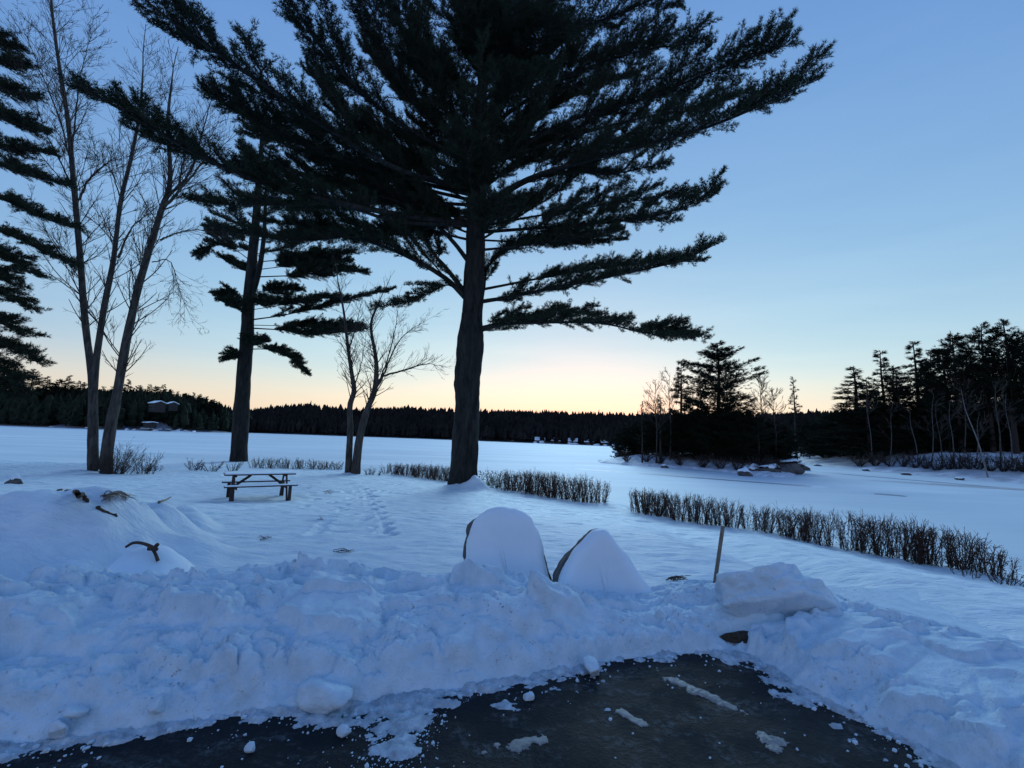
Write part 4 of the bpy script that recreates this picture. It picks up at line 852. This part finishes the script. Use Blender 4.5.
for k in range(9):
    p0 = (628+k*18+rg.uniform(-4, 4)); Y = np.interp(p0, [615, 680, 740, 790], [56, 51.5, 45.5, 43]); bb = gy(p0, 460, Y); e = empty('shrub', (bb[0], Y, iz(bb[0], Y)), 'twiggy shrub among the low evergreens at the edge of the island', 'shrub', 'twiggy shrubs at the island edge'); sg = Segs(); stems(sg, np.zeros(3), 30, 1.5, 1.0, .018, sub=3); mb = MB(); sg.mesh(mb); mb.build('stems', M_twig, e, False)

# ------------------------------------------------------------------ wooded point at the right
RP = np.array([(80, 150), (63, 108), (55.5, 90), (51.5, 78), (48.5, 66), (47.5, 60.4), (48.4, 52), (49.7, 43.3), (53, 36), (62, 22), (90, 5), (200, 0), (200, 150)], float)
def rp_z(X, Y):
    d, _ = pdist(X, Y, np.vstack([RP, RP[:1]])); ins = inside(X, Y, RP); return LAKE-.2+np.where(ins, .35*sm(d/.8)+2.6*sm(d/13)+5*sm((d-10)/60)+.35*fbm(X*.35, Y*.35, 8, 4)*sm(d/3), 0)
V, q = grid(44, 160, 4, 150, .7, rp_z, lambda X, Y, Z: Z > LAKE-.19); tag(build('wooded_shore', V, [q], snow_mat('shore_snow', (.30, .32, .36), (.78, .82, .88), coarse=.5)), kind='structure')
rz_ = lambda x, y: groundz(rp_z, x, y)
for key, px, top, Y, wx, lab in [('spruce', 853, 367, 70, 1.9, 'leftmost broad conifer of the tall trees on the wooded point'), ('spruce_b', 880, 351, 68, 1.3, 'slender conifer right of the leftmost broad conifer on the point'), ('spruce_b', 913, 342, 66, 1.35, 'open-crowned conifer third from left on the wooded point'),
     ('pine_full', 952, 335, 60, 1.15, 'densest dark pine on the wooded point above the leaning birch'), ('pine', 981, 325, 58, 1.1, 'tall pine right of the densest one on the wooded point'), ('pine_b', 1003, 321, 56, 1.2, 'tallest pine near the right edge of the frame'), ('pine', 1022, 332, 55, 1.0, 'tall pine cut by the right edge of the frame'), ('thin', 793, 378, 84, 1.0, 'lone spindly conifer between the island and the wooded point'),
     ('pine_b', 930, 352, 68, 1.0, 'pine behind and between the open-crowned conifer and the densest pine'), ('pine_b', 965, 345, 66, 1.0, 'thinner pine just behind the densest pine'), ('thin', 896, 368, 74, 1.4, 'short thin conifer between the slender and the open-crowned conifers'), ('pine', 1045, 330, 54, 1.0, 'pine just beyond the right edge of the frame'), ('spruce', 866, 378, 66, 1.5, 'low broad conifer between the two leftmost tall ones on the point'), ('spruce_b', 893, 366, 69, 1.6, 'mid-height pointed conifer left of the open-crowned one'), ('spruce', 925, 362, 64, 1.4, 'mid-height pointed conifer just left of the densest pine'), ('spruce_b', 942, 350, 62, 1.4, 'pointed conifer touching the left side of the densest pine'), ('spruce', 991, 345, 60, 1.3, 'shorter pointed conifer between the two tallest pines'), ('spruce_b', 1012, 340, 60, 1.3, 'pointed conifer behind the tallest pine at the right edge')]:
    put_px(key, px, top, Y, lab, rz_, wx)
for k in range(130):
    px = 800+(1110-800)*(k+.5)/130+rg.uniform(-3, 3); d = rg.uniform(3, 26); base = np.interp(px, [800, 860, 940, 1024, 1110], [88, 66, 58, 56, 54]); Y = base+d*.5
    top = np.interp(px, [800, 820, 850, 900, 1024, 1110], [425, 416, 412, 404, 398, 396])+rg.uniform(-3, 22); x = gy(px, 440, Y)[0]
    if not inside(np.array([x]), np.array([Y]), RP)[0]: continue
    put_px(['bush', 'pine', 'spruce_b', 'spruce', 'bush_b'][k % 5], px, top, Y, 'dark evergreen within the dense woods on the right-hand point', rz_, rg.uniform(1., 1.4), 'evergreens in the woods on the right point', 'evergreen', 'evergreen_tree')
e = far_bare(986, 455, 388, 47.5, 'pale birch leaning left in front of the woods on the right', rz_, lean=-25, wood=M_birch, n=14, r=.075)
far_bare(942, 463, 400, 54, 'thin pale leafless trunk left of the leaning birch', rz_, lean=-6, n=8, r=.08); far_bare(1000, 462, 380, 49, 'bare trunk just right of the leaning birch', rz_, lean=-4, n=10, r=.09)
for k, (px, ln) in enumerate([(872, -5), (889, 4), (918, -8), (931, 3), (953, -3), (975, 5), (1012, -6)]): far_bare(px, 460, 392+k % 3*9, float(np.interp(px, [840, 860, 940, 1024], [66, 62.5, 53, 47]))+1.5, 'bare pale trunk at the front of the woods on the right-hand point', rz_, lean=ln, wood=M_birch2, n=6, r=.07, group='bare trunks along the front of the right woods')
far_bare(965, 398+60, 372, 58, 'leafless tree crown showing between the tall pines', rz_, n=20); far_bare(900, 452, 374, 66, 'leafless tree among the leftmost tall conifers of the point', rz_, n=22)
for k, px in enumerate([860, 875, 890, 903, 915, 925, 936, 948, 957, 968, 978, 990, 1003, 1013, 1022]):
    x, y = None, np.interp(px, [840, 860, 940, 1024], [66, 62.5, 52.5, 45.5])+1.0; bb = gy(px, 460, y); e = empty('shrub', (bb[0], y, rz_(bb[0], y)), 'bare brush growing on the snowy edge of the right-hand woods', 'shrub', 'bare brush at the edge of the right woods'); sg = Segs(); stems(sg, np.zeros(3), 26, 2.0, 1.1, .022, sub=3); mb = MB(); sg.mesh(mb); mb.build('stems', M_twig, e, False)
for k, (px, pyy) in enumerate([(818, 466), (866, 471), (905, 475), (960, 480)]):
    rockthing(px, pyy, (.6, .5, .25), 300+k, 'low rock at the ice edge of the right-hand point', True, LAKE, grp='low rocks along the right shore')

# ------------------------------------------------------------------ far shore
def ridge(name, crest, Y0, Y1, th, seed, m, label, ntree, hr, clip=None, Yf=None):
    """rising ground seen across the lake + its forest as one mass"""
    xs = np.array([c[0] for c in crest], float); cr = np.array([gy(c[0], c[1], Y1) for c in crest]); X1 = cr[:, 0]; Z1 = cr[:, 2]-th
    def fz(X, Y):
        xe = X*Y1/np.maximum(Y, 1); return LAKE-.3+(np.interp(xe, X1, Z1)-LAKE+.3)*sm((Y-Y0)/(Y1-Y0))*1.0+.3*sm((Y-Y0)/4)
    V, q = grid(X1.min()*1.0, X1.max()*1.0, Y0-5, Y1+60, 5, fz); o = tag(build(name, V, [q], M_forest), kind='structure')
    return fz, X1
FR = [(150, 414), (222, 412), (250, 409.5), (290, 405), (310, 404), (345, 409), (400, 407.5), (465, 409.5), (520, 411.5), (620, 414), (700, 415), (800, 413.5), (860, 411), (940, 409), (1060, 409)]
# one large low range across the lake
Y0f, Y1f = 262., 420.
CRF = np.array([gy(a, c, Y1f) for a, c in FR]); 
def shore_far(x): return np.interp(x, [-260, -60, -10, 60, 140, 260, 500], [300, 288, 262, 225, 210, 210, 210])
def far_z(X, Y):
    xe = X*Y1f/np.maximum(Y, 1); y0 = shore_far(X); zt = np.interp(xe, CRF[:, 0], CRF[:, 2])-11.5; t = (Y-y0)/(Y1f-y0)
    return np.where(t > 0, LAKE+.4*sm((Y-y0)/3)+(zt-LAKE)*sm(t)*1.0, LAKE-.3)
V, q = grid(-330, 560, 200, 470, 4, far_z, lambda X, Y, Z: Z > LAKE-.2); tag(build('hills', V, [q], M_forest), kind='structure')
rg = np.random.default_rng(21)
def forest_mass(name, pts, hs, m, label, seed, cat='forest'):
    rg = np.random.default_rng(seed); mb = MB(); n = len(pts); lv = 4; sd = 5
    Vs = []; Fs = []; b = 0
    an = np.arange(sd)/sd*2*math.pi
    for (x, y, z), h in zip(pts, hs):
        w = h*rg.uniform(.14, .26); kk = rg.random()
        zz = np.array([.08, .22, .30, .48, .52, .72, .76, 1.0]); ww = np.array([.5, 1, .62, .85, .5, .6, .34, .02]) if kk > .35 else np.array([.15, .5, 1, .95, 1.0, .8, .6, .1])
        A = an+rg.random()*6; R = (w*ww)[:, None]*(1+rg.normal(size=(8, sd))*.22)
        Vv = np.stack([x+R*np.cos(A), y+R*np.sin(A), z+h*(zz[:, None]+rg.normal(size=(8, sd))*.02)], -1).reshape(-1, 3); Vs.append(Vv)
    V = np.concatenate(Vs); base = np.arange(n)[:, None, None]*8*sd; i = np.arange(7)[None, :, None]*sd; j = np.arange(sd)[None, None]; k = (j+1) % sd
    q = np.stack(np.broadcast_arrays(base+i+j, base+i+k, base+i+sd+k, base+i+sd+j), -1).reshape(-1, 4)
    return tag(build(name, V, [q], m, smooth=False), label, cat, kind='stuff')
M_farw = plain('far_woods', (.012, .013, .013), (.032, .029, .026), .05, .95, 0, spec=0)
xs = rg.uniform(-300, 420, 15000); ys = shore_far(xs)+3+rg.random(15000)**1.2*190; ok = ys < 440; xs, ys = xs[ok], ys[ok]; zs = far_z(xs, ys); hs = rg.uniform(6.5, 12.5, len(xs)); big = rg.random(len(xs)) < .02; hs[big] *= 1.25
hs *= np.clip(.75+(ys-shore_far(xs))/120, .75, 1.0)
forest_mass('distant_forest', np.stack([xs, ys, zs], 1), hs, M_farw, 'dark continuous forest covering the low hills across the frozen lake', 3)
# near wooded point across the lake at left
LP = np.array([(-480, 300), (-330, 262), (-250, 236), (-200, 222), (-168, 232), (-160, 250), (-168, 275), (-190, 330), (-480, 360)], float)
def lp_z(X, Y):
    d, _ = pdist(X, Y, np.vstack([LP, LP[:1]])); ins = inside(X, Y, LP); return LAKE-.3+np.where(ins, .5*sm(d/2)+9*sm(d/42), 0)
V, q = grid(-480, -150, 215, 360, 4, lp_z, lambda X, Y, Z: Z > LAKE-.2); tag(build('wooded_hill', V, [q], plain('hill_snow', (.06, .06, .06), (.5, .53, .58), .12, .9, 0)), kind='structure')
lz = lambda x, y: groundz(lp_z, x, y)
CAB = gy(160, 404, 236)
xs, ys = rg.uniform(-470, -165, 5200), rg.uniform(224, 350, 5200); ok = inside(xs, ys, LP); pd, _ = pdist(xs, ys, np.vstack([LP, LP[:1]])); ok &= pd > 1.2
ppx = 512+xs/ys*440; ok &= ~((np.abs(ppx-160) < 14) & (ys < 243)); ok &= ~((np.abs(ppx-155) < 32) & (ys < 238) & (rg.random(len(xs)) < .8)); xs, ys = xs[ok], ys[ok]; hs = rg.uniform(7.5, 12.5, len(xs)); zs = lp_z(xs, ys)
forest_mass('wooded_point_forest', np.stack([xs, ys, zs], 1), hs*np.interp(xs, [-300, -190, -160], [1.45, 1.25, .8]), M_needle2, 'mass of dark woods on the point across the lake at left', 9)
for k, (px, top) in enumerate([(8, 376), (20, 380), (34, 372), (48, 379), (60, 382), (70, 378), (81, 384), (104, 389), (118, 388), (129, 382), (140, 388), (150, 387), (157, 389), (164, 387), (171, 392), (178, 394), (186, 396), (194, 395), (200, 397), (207, 399), (213, 402), (218, 405)]):
    Y = 262 if px > 195 else 270; put_px(['pine_full', 'spruce', 'pine', 'spruce_b'][k % 4], px, top-2.5, Y, 'conifer standing above the woods on the point across the lake', lz, 1.5, 'conifers on the skyline of the left point', 'conifer')

# cabins
def cabin(p, w, d, h, rot, label, name='cabin', storeys=1, roof=.45, nwin=3):
    e = empty(name, p, label, 'cabin', rz=rot); mb = MB(); mb.box((0, 0, h/2-.5), (w, d, h+1), None, .05)
    V = np.array([(-w/2, -d/2, h), (w/2, -d/2, h), (w/2, d/2, h), (-w/2, d/2, h), (-w/2, 0, h+d*roof), (w/2, 0, h+d*roof)]); mb.add(V, [(0, 3, 4), (1, 5, 2)], [(0, 1, 5, 4), (3, 4, 5, 2)]); mb.build('wall', M_wallc, e, False)
    r = MB(); o = .5
    for s in (-1, 1):
        a = np.array([(-w/2-o, s*(d/2+o), h-o*roof*.9+.02), (w/2+o, s*(d/2+o), h-o*roof*.9+.02), (w/2+o, 0, h+d*roof+.05), (-w/2-o, 0, h+d*roof+.05)]); V = np.vstack([a, a+np.array([0, 0, .35])]); r.add(V, [(0, 1, 2, 3), (4, 5, 6, 7), (0, 1, 5, 4), (1, 2, 6, 5), (2, 3, 7, 6), (3, 0, 4, 7)])
    r.build('snowy_roof', M_cap, e, False)
    for st in range(storeys):
        for k in range(nwin):
            x = (k-(nwin-1)/2)*w/nwin; g = MB(); zz = h*(st+.55)/storeys; g.box((x, -d/2-.03, zz), (w/nwin*.5, .08, h/storeys*.42), None, .01); wn = g.build('window', M_glass, e, False)
            g = MB(); g.box((x, -d/2-.09, zz), (.10, .06, h/storeys*.42)); g.box((x, -d/2-.09, zz-h/storeys*.23), (w/nwin*.58, .08, .12)); g.build('frame', M_birch, wn, False)
    return e
c = gy(157, 408, 233); cabin((c[0], 233, c[2]-1.2), 6.5, 5, 3.6, RD(-30), 'two-storey dark house with a snowy roof on the wooded point at left', 'house', 2, .22)
c = gy(172, 407, 238); cabin((c[0], 238, c[2]-1.2), 3.6, 4, 2.8, RD(-35), 'small house wing with a snowy roof right of the two-storey house', 'house', 1, .25, 2)
c = gy(150, 424, 228); cabin((c[0], 228, c[2]-1.0), 6, 3.5, 1.6, RD(-30), 'low boathouse with a flat snowy roof at the left lakeshore', 'boathouse', 1, .1, 3)
rg = np.random.default_rng(4)
for k, (px, lab) in enumerate([(540, 'leftmost small cabin with a snowy roof on the far shore'), (557, 'second small cabin from the left on the far shore'), (573, 'third small cabin from the left on the far shore'), (590, 'brightest snowy-roofed cabin on the far shore, left of the island'), (606, 'cabin on the far shore just left of the island')]):
    x = gy(px, 440, 226)[0]; y = float(shore_far(x))+4; x = gy(px, 440, y)[0]; cabin((x, y, LAKE+.5), rg.uniform(3.2, 5), 3, 1.3, rg.uniform(-.5, .3), lab, nwin=2)
for k in range(26):       # snowy boulders along the far shores
    left = k >= 15
    if not left: px = rg.uniform(528, 625); x = gy(px, 440, 226)[0]; y = float(shore_far(x))+rg.uniform(0, 2)
    else: px = rg.uniform(40, 205); y = np.interp(px, [0, 120, 205], [250, 223, 231])+rg.uniform(0, 3); x = gy(px, 430, y)[0]
    V, F = rock_mesh((rg.uniform(.8, 2.4), 1.2, rg.uniform(.6, 1.2)), 400+k, 2, .5); o = build('rock', V, [F], M_mound if k % 3 else M_rock); o.location = (float(x), float(y), LAKE+.3)
    tag(o, 'snowy boulder at the foot of the wooded point across the lake' if left else 'snowy boulder along the far shore left of the island', 'rock', 'boulders on the left far shore' if left else 'boulders on the far shore')
for k in range(16):
    px = rg.uniform(125, 190); y = rg.uniform(226, 236); x = gy(px, 430, y)[0]; V, F = rock_mesh((rg.uniform(1, 3.2), 1.2, .5), 440+k, 2, .5); o = build('snow_patch', V, [F], M_mound); o.location = (float(x), float(y), lz(x, y)+.4); tag(o, 'patch of snow between the trees on the slope below the lakeside house', 'snow patch', 'snow patches below the lakeside house')

# ------------------------------------------------------------------ ice marks on the lake
M_ice = plain('grey_ice', (.18, .23, .30), (.34, .40, .47), 1.2, .35, .1, .01); M_ice2 = snow_mat('pale_ice', (.86, .90, .95), (.92, .94, .97), coarse=.5)
blob_patch('ice_sheet', 890, 495, .55, .9, 1.2, LAKE, M_ice, 21, kind='structure', wob=.4)
blob_patch('ice_sheet', 1010, 489, 7, 1.6, -.55, LAKE, plain('brown_ice', (.34, .33, .34), (.62, .64, .68), .8, .4, .1, .01, (.3, 1, 1)), 25, kind='structure', wob=.6)
blob_patch('ice_sheet', 700, 478, 10.5, .55, -.62, LAKE, M_ice, 23, kind='structure', wob=.5)
blob_patch('ice_sheet', 595, 466, 2.2, .7, -.6, LAKE, M_ice2, 27, kind='structure', wob=.4)
blob_patch('ice_sheet', 900, 479, 8, .6, -1.2, LAKE, M_ice, 29, kind='structure', wob=.7)
blob_patch('ice_sheet', 30, 465, 3.2, .10, -.05, LAKE, M_ice, 31, kind='structure', wob=.5)
blob_patch('ice_sheet', 820, 487, .7, .3, 0, LAKE, M_ice2, 33, kind='structure', wob=.5)

# ------------------------------------------------------------------ sky, added twilight fill lamp, camera
w = bpy.data.worlds.new("World"); S.world = w; w.use_nodes = True; nt = w.node_tree; bg = nt.nodes['Background']
sk = nt.nodes.new('ShaderNodeTexSky'); sk.sky_type = 'NISHITA'; sk.sun_disc = False
sk.sun_elevation = RD(-1); sk.sun_rotation = RD(9); sk.air_density = 1.0; sk.dust_density = .5; sk.ozone_density = 3.0
sp = nt.nodes.new('ShaderNodeSeparateColor'); cb = nt.nodes.new('ShaderNodeCombineColor'); nt.links.new(sk.outputs[0], sp.inputs[0])
for i, (gm, k) in enumerate([(.84, 2.18), (.66, 1.53), (.28, .98)]):      # the camera's soft shoulder on the blue channel
    a = N(nt, 'ShaderNodeMath', operation='POWER'); a.inputs[1].default_value = gm; b_ = N(nt, 'ShaderNodeMath', operation='MULTIPLY'); b_.inputs[1].default_value = k
    nt.links.new(sp.outputs[i], a.inputs[0]); nt.links.new(a.outputs[0], b_.inputs[0]); nt.links.new(b_.outputs[0], cb.inputs[i])
tcw = N(nt, 'ShaderNodeTexCoord'); mpw = N(nt, 'ShaderNodeMapping'); mpw.inputs['Scale'].default_value = (1.2, 1.2, 9); nt.links.new(tcw.outputs['Generated'], mpw.inputs[0])
nw = N(nt, 'ShaderNodeTexNoise', Scale=1.6, Detail=6, Roughness=.55); nt.links.new(mpw.outputs[0], nw.inputs['Vector']); rw = ramp(nt, nw.outputs[0], [(.35, (.975, .98, .985)), (.65, (1.05, 1.025, 1.01))])
mw = N(nt, 'ShaderNodeMixRGB', blend_type='MULTIPLY'); mw.inputs[0].default_value = 1; nt.links.new(cb.outputs[0], mw.inputs[1]); nt.links.new(rw.outputs[0], mw.inputs[2])
sw = N(nt, 'ShaderNodeSeparateXYZ'); nt.links.new(tcw.outputs['Generated'], sw.inputs[0])      # thin haze low over the horizon
hz = N(nt, 'ShaderNodeMapRange', interpolation_type='SMOOTHSTEP'); nt.links.new(sw.outputs[2], hz.inputs[0])
for k_, v_ in ((1, 0.), (2, .16), (3, .68), (4, 0.)): hz.inputs[k_].default_value = v_
mh = N(nt, 'ShaderNodeMixRGB'); mh.inputs[2].default_value = (.84, .82, .58, 1); nt.links.new(hz.outputs[0], mh.inputs[0]); nt.links.new(mw.outputs[0], mh.inputs[1]); nt.links.new(mh.outputs[0], bg.inputs[0]); bg.inputs[1].default_value = 1.0
sd = bpy.data.lights.new('twilight_fill', 'SUN'); sd.energy = 1.75; sd.angle = RD(26); sd.color = (.56, .84, 1.0)  # added soft blue fill brightening the snow, standing in for bright twilight sky
so = bpy.data.objects.new('twilight_fill', sd); COL.objects.link(so)
az, el = RD(9), RD(31)
from mathutils import Vector
so.rotation_euler = Vector((-math.sin(az)*math.cos(el), -math.cos(az)*math.cos(el), -math.sin(el))).to_track_quat('-Z', 'Y').to_euler()
cd = bpy.data.cameras.new('camera'); co = bpy.data.objects.new('camera', cd); COL.objects.link(co); S.camera = co
cd.sensor_width = 36; cd.lens = FPX*36/1024; cd.clip_start = .05; cd.clip_end = 6000
co.location = (0, 0, EYE)
from mathutils import Matrix
co.rotation_euler = (Matrix.Rotation(math.pi/2+PITCH, 3, 'X') @ Matrix.Rotation(ROLL, 3, 'Z')).to_euler()
S.view_settings.view_transform = 'Standard'; S.view_settings.look = 'None'; S.view_settings.exposure = 0; S.view_settings.gamma = 1
S.cycles.use_denoising = True; S.cycles.max_bounces = 5
